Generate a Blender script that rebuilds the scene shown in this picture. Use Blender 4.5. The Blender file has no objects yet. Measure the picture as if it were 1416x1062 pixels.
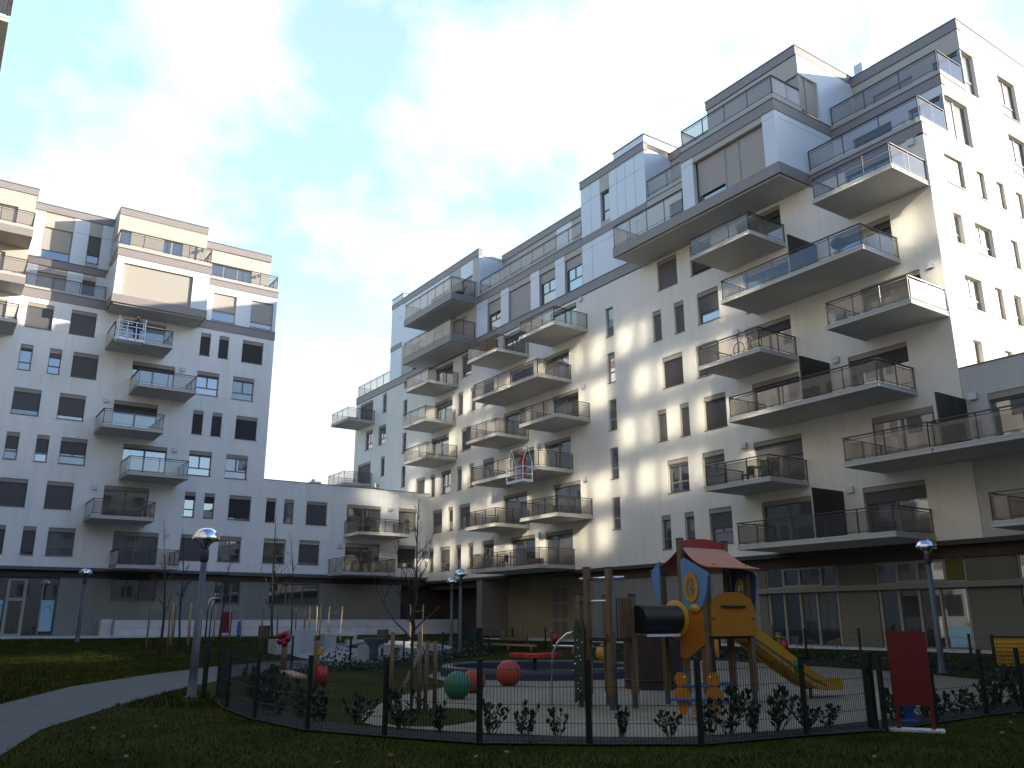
import bpy, bmesh, math, random
from mathutils import Vector, Matrix
from mathutils.geometry import tessellate_polygon

# ------------------------------------------------------------------ camera, sky, sun, exposure
sc = bpy.context.scene
COL = sc.collection
cam = bpy.data.cameras.new('camera')
cam_o = bpy.data.objects.new('camera', cam)
COL.objects.link(cam_o)
sc.camera = cam_o
cam.sensor_width = 36.0
cam.lens = 36 * 1175.1 / 1416
cam.clip_start = 0.1
cam.clip_end = 3000
AZ, PI_, RO = math.radians(55.608), math.radians(15.561), math.radians(-0.1765)
fw = Vector((math.cos(AZ) * math.cos(PI_), math.sin(AZ) * math.cos(PI_), math.sin(PI_)))
rt = Vector((math.sin(AZ), -math.cos(AZ), 0))
up = rt.cross(fw)
r2 = math.cos(RO) * rt + math.sin(RO) * up
u2 = -math.sin(RO) * rt + math.cos(RO) * up
cam_o.matrix_world = Matrix(((r2.x, u2.x, -fw.x, 0), (r2.y, u2.y, -fw.y, 0), (r2.z, u2.z, -fw.z, 1.75), (0, 0, 0, 1)))

SUN = Vector((1.52, -1.0, 0.486)).normalized()          # towards the sun
w = bpy.data.worlds.new("World")
sc.world = w
w.use_nodes = True
nt = w.node_tree
nt.nodes.clear()
N = nt.nodes.new
out = N('ShaderNodeOutputWorld')
bg = N('ShaderNodeBackground')
bg.inputs[1].default_value = 0.12
sky = N('ShaderNodeTexSky')
sky.sky_type = 'NISHITA'
sky.sun_disc = False
sky.sun_elevation = math.asin(SUN.z)
sky.sun_rotation = math.atan2(SUN.x, SUN.y)
tc = N('ShaderNodeTexCoord')
sep = N('ShaderNodeSeparateXYZ')
nt.links.new(tc.outputs['Generated'], sep.inputs[0])
addz = N('ShaderNodeMath'); addz.operation = 'ADD'; addz.inputs[1].default_value = 0.55
mx = N('ShaderNodeMath'); mx.operation = 'MAXIMUM'; mx.inputs[1].default_value = 0.0
nt.links.new(sep.outputs[2], mx.inputs[0]); nt.links.new(mx.outputs[0], addz.inputs[0])
dx = N('ShaderNodeMath'); dx.operation = 'DIVIDE'
dy = N('ShaderNodeMath'); dy.operation = 'DIVIDE'
nt.links.new(sep.outputs[0], dx.inputs[0]); nt.links.new(addz.outputs[0], dx.inputs[1])
nt.links.new(sep.outputs[1], dy.inputs[0]); nt.links.new(addz.outputs[0], dy.inputs[1])
cmb = N('ShaderNodeCombineXYZ')
nt.links.new(dx.outputs[0], cmb.inputs[0]); nt.links.new(dy.outputs[0], cmb.inputs[1])
cmb.inputs[2].default_value = 3.7
noi = N('ShaderNodeTexNoise')
noi.inputs['Scale'].default_value = 4.4
noi.inputs['Detail'].default_value = 7.0
noi.inputs['Roughness'].default_value = 0.58
noi.inputs['Distortion'].default_value = 0.0
nt.links.new(cmb.outputs[0], noi.inputs['Vector'])
rmp = N('ShaderNodeValToRGB')
rmp.color_ramp.elements[0].position = 0.42; rmp.color_ramp.elements[0].color = (0.34, 0.34, 0.34, 1)
rmp.color_ramp.elements[1].position = 0.56; rmp.color_ramp.elements[1].color = (1, 1, 1, 1)
nt.links.new(noi.outputs['Fac'], rmp.inputs[0])
gain = N('ShaderNodeMix'); gain.data_type = 'RGBA'; gain.blend_type = 'MULTIPLY'
gain.inputs['Factor'].default_value = 1.0
gain.inputs['B'].default_value = (2.0, 2.35, 1.75, 1)
tint = N('ShaderNodeMix'); tint.data_type = 'RGBA'; tint.blend_type = 'MULTIPLY'
tint.inputs['Factor'].default_value = 1.0
tint.inputs['B'].default_value = (0.90, 1.10, 1.42, 1)
nt.links.new(sky.outputs[0], tint.inputs['A'])
nt.links.new(tint.outputs['Result'], gain.inputs['A'])
mixc = N('ShaderNodeMix'); mixc.data_type = 'RGBA'
mixc.inputs['B'].default_value = (4.5, 4.75, 4.85, 1)
# the cloud field lies over the town beyond the court; the sky behind the camera is clear
dot = N('ShaderNodeVectorMath'); dot.operation = 'DOT_PRODUCT'; dot.inputs[1].default_value = (0.38, 0.92, 0.0)
nt.links.new(tc.outputs['Generated'], dot.inputs[0])
mr = N('ShaderNodeMapRange'); mr.interpolation_type = 'SMOOTHSTEP'
mr.inputs['From Min'].default_value = 0.12; mr.inputs['From Max'].default_value = 0.48
nt.links.new(dot.outputs['Value'], mr.inputs['Value'])
me_ = N('ShaderNodeMapRange'); me_.interpolation_type = 'SMOOTHSTEP'
me_.inputs['From Min'].default_value = 0.90; me_.inputs['From Max'].default_value = 0.66
nt.links.new(sep.outputs[2], me_.inputs['Value'])
mm = N('ShaderNodeMath'); mm.operation = 'MULTIPLY'
nt.links.new(mr.outputs[0], mm.inputs[0]); nt.links.new(me_.outputs[0], mm.inputs[1])
cm = N('ShaderNodeMath'); cm.operation = 'MULTIPLY'
hz = N('ShaderNodeMapRange'); hz.interpolation_type = 'SMOOTHSTEP'
hz.inputs['From Min'].default_value = 0.50; hz.inputs['From Max'].default_value = 0.16
nt.links.new(sep.outputs[2], hz.inputs['Value'])
mh = N('ShaderNodeMath'); mh.operation = 'MAXIMUM'
nt.links.new(rmp.outputs[0], mh.inputs[0]); nt.links.new(hz.outputs[0], mh.inputs[1])
nt.links.new(mh.outputs[0], cm.inputs[0]); nt.links.new(mm.outputs[0], cm.inputs[1])
nt.links.new(mm.outputs[0], gain.inputs['Factor'])
nt.links.new(cm.outputs[0], mixc.inputs['Factor'])
nt.links.new(gain.outputs['Result'], mixc.inputs['A'])
nt.links.new(mixc.outputs['Result'], bg.inputs[0])
nt.links.new(bg.outputs[0], out.inputs[0])

sun = bpy.data.lights.new('sun', 'SUN')
sun.energy = 5.0
sun.angle = math.radians(0.5)
sun.color = (1.0, 0.92, 0.78)
sun_o = bpy.data.objects.new('sun', sun)
COL.objects.link(sun_o)
sun_o.rotation_euler = SUN.to_track_quat('Z', 'Y').to_euler()
sun_o.location = SUN * 200

vs = sc.view_settings
vs.view_transform = 'Standard'
vs.look = 'None'
vs.gamma = 1.0
vs.use_curve_mapping = False
vs.exposure = 1.08
cy = sc.cycles
cy.use_guiding = True
cy.use_surface_guiding = True
cy.use_volume_guiding = False
cy.guiding_training_samples = 128
cy.blur_glossy = 0.0
cy.sample_clamp_indirect = 0.0
cy.max_bounces = 7
cy.diffuse_bounces = 4
cy.glossy_bounces = 4
cy.transparent_max_bounces = 24
cy.use_denoising = True

# ------------------------------------------------------------------ materials
MATS = {}


def mat(name, col, rough=0.8, metal=0.0, var=0.0, vscale=3.0, bump=0.0, bscale=40.0, spec=0.5, ior=1.5, streak=0.0):
    if name in MATS:
        return MATS[name]
    m = bpy.data.materials.new(name)
    m.use_nodes = True
    t = m.node_tree
    b = t.nodes['Principled BSDF']
    b.inputs['Base Color'].default_value = (*col, 1)
    b.inputs['Roughness'].default_value = rough
    b.inputs['Metallic'].default_value = metal
    b.inputs['IOR'].default_value = ior
    b.inputs['Specular IOR Level'].default_value = spec
    if var or bump or streak:
        c = t.nodes.new('ShaderNodeTexCoord')
    if var or streak:
        n = t.nodes.new('ShaderNodeTexNoise')
        n.inputs['Scale'].default_value = vscale
        n.inputs['Detail'].default_value = 6
        n.inputs['Roughness'].default_value = 0.6
        if streak:
            mp = t.nodes.new('ShaderNodeMapping')
            mp.inputs['Scale'].default_value = (1, 1, streak)
            t.links.new(c.outputs['Object'], mp.inputs[0])
            t.links.new(mp.outputs[0], n.inputs['Vector'])
        else:
            t.links.new(c.outputs['Object'], n.inputs['Vector'])
        r = t.nodes.new('ShaderNodeValToRGB')
        r.color_ramp.elements[0].position = 0.3
        r.color_ramp.elements[1].position = 0.7
        r.color_ramp.elements[0].color = (*[max(0, x * (1 - var)) for x in col], 1)
        r.color_ramp.elements[1].color = (*[min(1, x * (1 + var)) for x in col], 1)
        t.links.new(n.outputs['Fac'], r.inputs[0])
        t.links.new(r.outputs[0], b.inputs['Base Color'])
    if streak and rough > 0.9:
        n3 = t.nodes.new('ShaderNodeTexNoise'); n3.inputs['Scale'].default_value = 3.2; n3.inputs['Detail'].default_value = 5
        mp3 = t.nodes.new('ShaderNodeMapping'); mp3.inputs['Scale'].default_value = (1, 1, 0.06)
        t.links.new(c.outputs['Object'], mp3.inputs[0]); t.links.new(mp3.outputs[0], n3.inputs['Vector'])
        r3 = t.nodes.new('ShaderNodeValToRGB')
        r3.color_ramp.elements[0].position = 0.30; r3.color_ramp.elements[0].color = (0.945, 0.94, 0.93, 1)
        r3.color_ramp.elements[1].position = 0.52; r3.color_ramp.elements[1].color = (1, 1, 1, 1)
        t.links.new(n3.outputs['Fac'], r3.inputs[0])
        mu = t.nodes.new('ShaderNodeMix'); mu.data_type = 'RGBA'; mu.blend_type = 'MULTIPLY'; mu.inputs['Factor'].default_value = 1.0
        t.links.new(r.outputs[0], mu.inputs['A']); t.links.new(r3.outputs[0], mu.inputs['B'])
        t.links.new(mu.outputs['Result'], b.inputs['Base Color'])
    if bump:
        n2 = t.nodes.new('ShaderNodeTexNoise')
        n2.inputs['Scale'].default_value = bscale
        n2.inputs['Detail'].default_value = 4
        t.links.new(c.outputs['Object'], n2.inputs['Vector'])
        bp = t.nodes.new('ShaderNodeBump')
        bp.inputs['Strength'].default_value = bump
        bp.inputs['Distance'].default_value = 0.02
        t.links.new(n2.outputs['Fac'], bp.inputs['Height'])
        t.links.new(bp.outputs[0], b.inputs['Normal'])
    MATS[name] = m
    return m


def glass_mat(name, tint, haze):
    m = bpy.data.materials.new(name)
    m.use_nodes = True
    t = m.node_tree
    t.nodes.clear()
    o = t.nodes.new('ShaderNodeOutputMaterial')
    tr = t.nodes.new('ShaderNodeBsdfTransparent')
    tr.inputs[0].default_value = (*tint, 1)
    df = t.nodes.new('ShaderNodeBsdfDiffuse')
    df.inputs[0].default_value = (0.6, 0.62, 0.62, 1)
    gl = t.nodes.new('ShaderNodeBsdfGlossy')
    gl.inputs['Roughness'].default_value = 0.02
    fr = t.nodes.new('ShaderNodeFresnel')
    fr.inputs[0].default_value = 1.5
    m1 = t.nodes.new('ShaderNodeMixShader')
    m1.inputs[0].default_value = haze
    t.links.new(tr.outputs[0], m1.inputs[1]); t.links.new(df.outputs[0], m1.inputs[2])
    m2 = t.nodes.new('ShaderNodeMixShader')
    ge = t.nodes.new('ShaderNodeNewGeometry')
    sb_ = t.nodes.new('ShaderNodeMath'); sb_.operation = 'SUBTRACT'; sb_.inputs[0].default_value = 1.0
    t.links.new(ge.outputs['Backfacing'], sb_.inputs[1])
    ml = t.nodes.new('ShaderNodeMath'); ml.operation = 'MULTIPLY'
    t.links.new(fr.outputs[0], ml.inputs[0]); t.links.new(sb_.outputs[0], ml.inputs[1])
    sc2 = t.nodes.new('ShaderNodeMath'); sc2.operation = 'MULTIPLY'; sc2.inputs[1].default_value = 1.6
    t.links.new(ml.outputs[0], sc2.inputs[0])
    t.links.new(sc2.outputs[0], m2.inputs[0])
    t.links.new(m1.outputs[0], m2.inputs[1]); t.links.new(gl.outputs[0], m2.inputs[2])
    t.links.new(m2.outputs[0], o.inputs[0])
    MATS[name] = m
    return m


def slat_mat(name, col, pitch=0.055):
    """roller shutter: horizontal slats as a bump and a thin darker joint"""
    m = bpy.data.materials.new(name)
    m.use_nodes = True
    t = m.node_tree
    b = t.nodes['Principled BSDF']
    b.inputs['Roughness'].default_value = 0.55
    c = t.nodes.new('ShaderNodeTexCoord')
    s = t.nodes.new('ShaderNodeSeparateXYZ')
    t.links.new(c.outputs['Object'], s.inputs[0])
    d = t.nodes.new('ShaderNodeMath'); d.operation = 'DIVIDE'; d.inputs[1].default_value = pitch
    f = t.nodes.new('ShaderNodeMath'); f.operation = 'FRACT'
    t.links.new(s.outputs[2], d.inputs[0]); t.links.new(d.outputs[0], f.inputs[0])
    r = t.nodes.new('ShaderNodeValToRGB')
    r.color_ramp.elements[0].position = 0.10; r.color_ramp.elements[0].color = (*[x * 0.45 for x in col], 1)
    r.color_ramp.elements[1].position = 0.22; r.color_ramp.elements[1].color = (*col, 1)
    t.links.new(f.outputs[0], r.inputs[0]); t.links.new(r.outputs[0], b.inputs['Base Color'])
    bp = t.nodes.new('ShaderNodeBump'); bp.inputs['Strength'].default_value = 0.5; bp.inputs['Distance'].default_value = 0.02
    t.links.new(f.outputs[0], bp.inputs['Height']); t.links.new(bp.outputs[0], b.inputs['Normal'])
    MATS[name] = m
    return m


PLASTER = mat('cream plaster', (0.80, 0.75, 0.66), 0.92, var=0.05, vscale=0.7, bump=0.12, bscale=55, streak=0.25)
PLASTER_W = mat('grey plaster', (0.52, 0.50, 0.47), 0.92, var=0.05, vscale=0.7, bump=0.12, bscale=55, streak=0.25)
PLASTER_B = mat('pale plaster', (0.82, 0.80, 0.77), 0.92, var=0.05, vscale=0.7, bump=0.12, bscale=55, streak=0.25)
CONC = mat('balcony concrete', (0.50, 0.48, 0.44), 0.9, var=0.07, vscale=2)
GREIGE = mat('greige panel', (0.44, 0.395, 0.335), 0.6, var=0.04, vscale=1.5)
WHITEP = mat('white metal panel', (0.66, 0.68, 0.70), 0.32, var=0.02, vscale=1.0)
BAND = mat('taupe fascia metal', (0.25, 0.215, 0.20), 0.5, var=0.05, vscale=1.5)
CAP = mat('dark roof capping', (0.09, 0.10, 0.12), 0.45)
SEAM = mat('panel joint', (0.16, 0.16, 0.16), 0.8)
DARK = mat('dark interior', (0.012, 0.012, 0.014), 0.9)
DARKBR = mat('dark brown cladding', (0.07, 0.052, 0.042), 0.75, var=0.15, vscale=3)
def pane_mat(name, col, refl, var=0.0):
    m = mat(name, col, 0.5, var=var, vscale=5, streak=0.08 if var else 0)
    t = m.node_tree
    o = t.nodes['Material Output']; b = t.nodes['Principled BSDF']
    g = t.nodes.new('ShaderNodeBsdfGlossy'); g.inputs['Roughness'].default_value = 0.015
    lw = t.nodes.new('ShaderNodeFresnel'); lw.inputs[0].default_value = 1.5
    ad = t.nodes.new('ShaderNodeMath'); ad.operation = 'ADD'; ad.inputs[1].default_value = refl; ad.use_clamp = True
    t.links.new(lw.outputs[0], ad.inputs[0])
    mxs = t.nodes.new('ShaderNodeMixShader')
    t.links.new(ad.outputs[0], mxs.inputs[0]); t.links.new(b.outputs[0], mxs.inputs[1]); t.links.new(g.outputs[0], mxs.inputs[2])
    t.links.new(mxs.outputs[0], o.inputs[0])
    return m
PANE = pane_mat('window glass', (0.012, 0.014, 0.017), 0.30)
PANE2 = pane_mat('curtained window glass', (0.075, 0.078, 0.08), 0.14, 0.4)
MIRROR = mat('sunlit reflective glazing', (0.58, 0.58, 0.55), 0.07, 1.0)
FRAME = mat('taupe window frame', (0.17, 0.15, 0.135), 0.5)
LFRAME = mat('beige window frame', (0.33, 0.30, 0.255), 0.5)
SHUT = slat_mat('grey brown shutter', (0.115, 0.108, 0.112))
SHUTD = slat_mat('dark shutter', (0.040, 0.037, 0.040))
SHUTB = slat_mat('beige shutter', (0.42, 0.375, 0.32), 0.08)
SHUTT = slat_mat('tan perforated shutter', (0.21, 0.175, 0.125), 0.09)
SBOX = mat('shutter box', (0.30, 0.265, 0.22), 0.7)
SILL = mat('metal sill', (0.16, 0.13, 0.12), 0.5)
RAIL = mat('bronze railing', (0.060, 0.048, 0.043), 0.45, 0.2)
GLASS = glass_mat('smoked balcony glass', (0.80, 0.775, 0.745), 0.03)
GLASSF = glass_mat('frosted balcony glass', (0.55, 0.56, 0.57), 0.5)
SCREEN = mat('black privacy panel', (0.022, 0.018, 0.018), 0.5)
LAMPW = mat('white lamp box', (0.62, 0.62, 0.62), 0.5)
ROOFM = mat('roof gravel', (0.25, 0.24, 0.23), 0.95, var=0.2, vscale=6)
GPANEL = mat('grey wall panel', (0.235, 0.225, 0.20), 0.75, var=0.06, vscale=1.2, streak=0.3)
PALEC = mat('pale concrete', (0.58, 0.57, 0.55), 0.9, var=0.10, vscale=1.6, bump=0.1, bscale=25)
STEEL = mat('galvanised pole', (0.085, 0.095, 0.115), 0.5, 0.25, var=0.1, vscale=5)
CHROME = mat('chrome', (0.72, 0.74, 0.78), 0.06, 1.0)
WOOD = mat('weathered timber', (0.155, 0.105, 0.055), 0.8, var=0.25, vscale=6, streak=0.15)
WOODL = mat('pale timber', (0.36, 0.25, 0.13), 0.8, var=0.2, vscale=6, streak=0.15)
BARK = mat('bark', (0.045, 0.036, 0.032), 0.9, var=0.25, vscale=14)
BARKR = mat('red twig', (0.16, 0.07, 0.055), 0.8)
FENCEM = mat('dark green coated steel', (0.006, 0.011, 0.009), 0.5)
FENCEG = mat('green coated wire', (0.010, 0.020, 0.015), 0.5)
LEAF = mat('laurel leaf', (0.018, 0.034, 0.014), 0.4, var=0.5, vscale=9)
LEAF2 = mat('hedge leaf', (0.022, 0.038, 0.016), 0.5, var=0.4, vscale=7)
SOIL = mat('dark soil', (0.020, 0.015, 0.011), 0.95, var=0.4, vscale=7, bump=0.9, bscale=18)
RUBBER = mat('beige play surface', (0.215, 0.18, 0.125), 0.9, var=0.16, vscale=0.9, bump=0.15, bscale=60)
PATHM = mat('concrete path', (0.082, 0.088, 0.095), 0.85, var=0.16, vscale=1.5, bump=0.2, bscale=45)
BPANEL = mat('brown grey wall panel', (0.15, 0.135, 0.105), 0.75, var=0.06, vscale=1.2, streak=0.3)
LAWN = mat('lawn', (0.030, 0.034, 0.005), 0.95, spec=0.05, var=0.5, vscale=0.6, bump=0.8, bscale=30)
BLADE = mat('grass blade', (0.032, 0.036, 0.004), 0.9, spec=0.05, var=0.6, vscale=0.7)
YELLOW = mat('yellow plastic', (0.50, 0.25, 0.012), 0.4, var=0.06, vscale=4)
ORANGE = mat('orange board', (0.36, 0.125, 0.010), 0.42, var=0.08, vscale=4)
AMBER = mat('amber board', (0.43, 0.175, 0.010), 0.42, var=0.08, vscale=4)
SALMON = mat('salmon roof board', (0.50, 0.195, 0.10), 0.5, var=0.05, vscale=4)
REDD = mat('red roof board', (0.36, 0.040, 0.028), 0.5)
BLUEP = mat('blue board', (0.090, 0.235, 0.48), 0.45, var=0.05, vscale=4)
REDP = mat('red plastic', (0.42, 0.016, 0.016), 0.4)
REDB = mat('dark red board', (0.155, 0.007, 0.010), 0.5, var=0.08, vscale=3)
BLACKT = mat('black corrugated plastic', (0.010, 0.012, 0.018), 0.4)
NAVY = mat('navy rubber rim', (0.030, 0.032, 0.060), 0.5)
BALLG = mat('green rubber', (0.025, 0.15, 0.085), 0.6, var=0.1, vscale=12, bump=0.2, bscale=60)
BALLR = mat('brick red rubber', (0.33, 0.055, 0.028), 0.6, var=0.1, vscale=12, bump=0.2, bscale=60)
BALLY = mat('yellow rubber', (0.50, 0.30, 0.045), 0.6, var=0.1, vscale=12, bump=0.2, bscale=60)
DBROWN = mat('dark brown staves', (0.035, 0.022, 0.017), 0.7, var=0.3, vscale=5, streak=0.1)
GREENP = mat('green plastic', (0.03, 0.17, 0.05), 0.4)
BLUET = mat('blue toy plastic', (0.03, 0.13, 0.40), 0.4)
FLOWER = mat('crimson plastic', (0.20, 0.006, 0.020), 0.4)
WHITEM = mat('white painted steel', (0.74, 0.76, 0.80), 0.4)
SKIN = mat('skin', (0.45, 0.27, 0.19), 0.6)
CLOTHB = mat('dark blue workwear', (0.02, 0.03, 0.07), 0.9)
CLOTHR = mat('red workwear', (0.40, 0.03, 0.03), 0.9)
POSTER = mat('pale blue poster', (0.30, 0.52, 0.60), 0.6)
POSTERL = mat('teal poster print', (0.08, 0.27, 0.36), 0.6)
CARD = mat('cardboard', (0.36, 0.22, 0.12), 0.85)
CURTY = mat('yellow blind', (0.13, 0.11, 0.012), 0.7)


# ------------------------------------------------------------------ mesh helpers
class MB:
    def __init__(s, f=None):
        s.v = []; s.fc = []; s.mi = []; s.f = f; s.m = 0; s.sm = []

    def P(s, p):
        if s.f:
            p = s.f(*p)
        s.v.append((p[0], p[1], p[2]))
        return len(s.v) - 1

    def face(s, idx, smooth=False):
        s.fc.append(list(idx)); s.mi.append(s.m); s.sm.append(smooth)

    def quad(s, *ps):
        s.face([s.P(p) for p in ps])

    def box(s, a0, a1, b0, b1, c0, c1):
        i = [s.P((a, b, c)) for a in (a0, a1) for b in (b0, b1) for c in (c0, c1)]
        for q in ((0, 1, 3, 2), (4, 6, 7, 5), (0, 4, 5, 1), (2, 3, 7, 6), (0, 2, 6, 4), (1, 5, 7, 3)):
            s.face([i[k] for k in q])

    def obox(s, c, ax, ay, az):
        c = Vector(c); ax = Vector(ax); ay = Vector(ay); az = Vector(az)
        i = [s.P(c + a * ax + b * ay + d * az) for a in (-1, 1) for b in (-1, 1) for d in (-1, 1)]
        for q in ((0, 1, 3, 2), (4, 6, 7, 5), (0, 4, 5, 1), (2, 3, 7, 6), (0, 2, 6, 4), (1, 5, 7, 3)):
            s.face([i[k] for k in q])

    def prism(s, poly, axis, t0, t1):
        """poly: 2-D points in the other two axes; extruded on axis 0/1/2 from t0 to t1"""
        def mk(p, t):
            q = [0, 0, 0]; o = [k for k in range(3) if k != axis]
            q[axis] = t; q[o[0]] = p[0]; q[o[1]] = p[1]
            return s.P(q)
        A = [mk(p, t0) for p in poly]; B = [mk(p, t1) for p in poly]
        n = len(poly)
        s.face(A); s.face(B[::-1])
        for k in range(n):
            s.face([A[k], A[(k + 1) % n], B[(k + 1) % n], B[k]])

    def tube(s, pts, rads, n=8, caps=True, smooth=True):
        pts = [Vector(p) for p in pts]
        if not isinstance(rads, (list, tuple)):
            rads = [rads] * len(pts)
        rings = []
        ref = None
        for k, p in enumerate(pts):
            d = (pts[min(k + 1, len(pts) - 1)] - pts[max(k - 1, 0)])
            if d.length < 1e-9:
                d = Vector((0, 0, 1))
            d.normalize()
            if ref is None:
                ref = Vector((1, 0, 0)) if abs(d.x) < 0.9 else Vector((0, 1, 0))
            a = d.cross(ref).normalized(); b = d.cross(a)
            ref = -(d.cross(a)) if False else ref
            rings.append([s.P(p + rads[k] * (math.cos(t) * a + math.sin(t) * b)) for t in [2 * math.pi * j / n for j in range(n)]])
        for k in range(len(rings) - 1):
            for j in range(n):
                s.face([rings[k][j], rings[k][(j + 1) % n], rings[k + 1][(j + 1) % n], rings[k + 1][j]], smooth)
        if caps:
            s.face(rings[0][::-1]); s.face(rings[-1])

    def lathe(s, prof, c, n=20, axis=2, smooth=True):
        c = Vector(c)
        rings = []
        for r, h in prof:
            ring = []
            for j in range(n):
                t = 2 * math.pi * j / n
                p = [r * math.cos(t), r * math.sin(t)]
                q = [0, 0, 0]; o = [k for k in range(3) if k != axis]
                q[axis] = h; q[o[0]] = p[0]; q[o[1]] = p[1]
                ring.append(s.P(c + Vector(q)))
            rings.append(ring)
        for k in range(len(rings) - 1):
            for j in range(n):
                s.face([rings[k][j], rings[k][(j + 1) % n], rings[k + 1][(j + 1) % n], rings[k + 1][j]], smooth)
        s.face(rings[0][::-1]); s.face(rings[-1])

    def ball(s, c, r, n=16, sz=1.0, cut=-1.0):
        prof = []
        m = n // 2
        for k in range(m + 1):
            t = -math.pi / 2 + math.pi * k / m
            z = math.sin(t)
            if z < cut:
                z = cut
            prof.append((max(0.001, r * math.cos(math.asin(max(-1, min(1, z))))), r * sz * z))
        s.lathe(prof, c, n)

    def build(s, name, mats, parent=None, recalc=True):
        me = bpy.data.meshes.new(name)
        me.from_pydata(s.v, [], s.fc)
        mats = mats if isinstance(mats, (list, tuple)) else [mats]
        for m in mats:
            me.materials.append(m)
        me.polygons.foreach_set('material_index', s.mi)
        me.polygons.foreach_set('use_smooth', s.sm)
        me.update()
        if recalc:
            b = bmesh.new(); b.from_mesh(me)
            bmesh.ops.recalc_face_normals(b, faces=b.faces)
            b.to_mesh(me); b.free()
        o = bpy.data.objects.new(name, me)
        COL.objects.link(o)
        if parent is not None:
            o.parent = parent
            if parent.parent is None and parent.type == 'EMPTY':      # a part built in world coordinates under its thing
                o.matrix_parent_inverse = Matrix.Translation(-Vector(parent.location))
        return o


def tag(o, label, cat, group=None, kind=None):
    o['label'] = label; o['category'] = cat
    if group:
        o['group'] = group
    if kind:
        o['kind'] = kind
    return o


def thing(name, label, cat, loc=(0, 0, 0), group=None):
    o = bpy.data.objects.new(name, None)
    o.empty_display_size = 0.2
    COL.objects.link(o)
    o.location = loc
    return tag(o, label, cat, group)


def struct(o):
    o['kind'] = 'structure'
    return o


def frame(O, U, Nn):
    O = Vector(O); U = Vector(U); Nn = Vector(Nn)
    return lambda u, d, z: (O.x + U.x * u + Nn.x * d, O.y + U.y * u + Nn.y * d, z)


FA = frame((0, 60.5, 0), (1, 0, 0), (0, -1, 0))
FB = frame((33.3, 0, 0), (0, 1, 0), (-1, 0, 0))
FC = frame((0, 16.9, 0), (1, 0, 0), (0, -1, 0))
FO = frame((-2.8, 0, 0), (0, 1, 0), (1, 0, 0))


def ss(a, b, t):
    t = min(1.0, max(0.0, (t - a) / (b - a)))
    return t * t * (3 - 2 * t)


def H(x, y):
    return max(0.8 * ss(36, 57, y), 0.58 * ss(27, 32, x))


def inside(poly, x, y):
    r = False
    n = len(poly)
    for i in range(n):
        x1, y1 = poly[i][:2]; x2, y2 = poly[(i + 1) % n][:2]
        if (y1 > y) != (y2 > y) and x < (x2 - x1) * (y - y1) / (y2 - y1) + x1:
            r = not r
    return r


# ------------------------------------------------------------------ facade helpers
def wall(F, u0, u1, z0, z1, holes, name, m, parent, d=0.0, depth=0.24, back=0.3):
    """a wall skin with real openings (reveals included), closed at its edges"""
    us = sorted({round(x, 3) for x in [u0, u1] + [h[k] for h in holes for k in (0, 1) if u0 < h[k] < u1]})
    zs = sorted({round(x, 3) for x in [z0, z1] + [h[k] for h in holes for k in (2, 3) if z0 < h[k] < z1]})
    b = MB(F)
    for i in range(len(us) - 1):
        for j in range(len(zs) - 1):
            uc = (us[i] + us[i + 1]) / 2; zc = (zs[j] + zs[j + 1]) / 2
            if any(h[0] < uc < h[1] and h[2] < zc < h[3] for h in holes):
                continue
            b.quad((us[i], d, zs[j]), (us[i + 1], d, zs[j]), (us[i + 1], d, zs[j + 1]), (us[i], d, zs[j + 1]))
    for a0, a1, c0, c1 in [h[:4] for h in holes]:
        a0 = max(a0, u0); a1 = min(a1, u1); c0 = max(c0, z0); c1 = min(c1, z1)
        if a0 > u0 + .001:
            b.quad((a0, d, c0), (a0, d - depth, c0), (a0, d - depth, c1), (a0, d, c1))
        if a1 < u1 - .001:
            b.quad((a1, d, c0), (a1, d - depth, c0), (a1, d - depth, c1), (a1, d, c1))
        b.quad((a0, d, c1), (a1, d, c1), (a1, d - depth, c1), (a0, d - depth, c1))
        b.quad((a0, d, c0), (a1, d, c0), (a1, d - depth, c0), (a0, d - depth, c0))
    for a in (u0, u1):
        for j in range(len(zs) - 1):
            zc = (zs[j] + zs[j + 1]) / 2
            if any(h[0] - .001 <= a <= h[1] + .001 and h[2] < zc < h[3] for h in holes):
                continue
            b.quad((a, d, zs[j]), (a, d - back, zs[j]), (a, d - back, zs[j + 1]), (a, d, zs[j + 1]))
    b.quad((u0, d, z1), (u1, d, z1), (u1, d - back, z1), (u0, d - back, z1))
    b.quad((u0, d, z0), (u1, d, z0), (u1, d - back, z0), (u0, d - back, z0))
    return b.build(name, m, parent)


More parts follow.
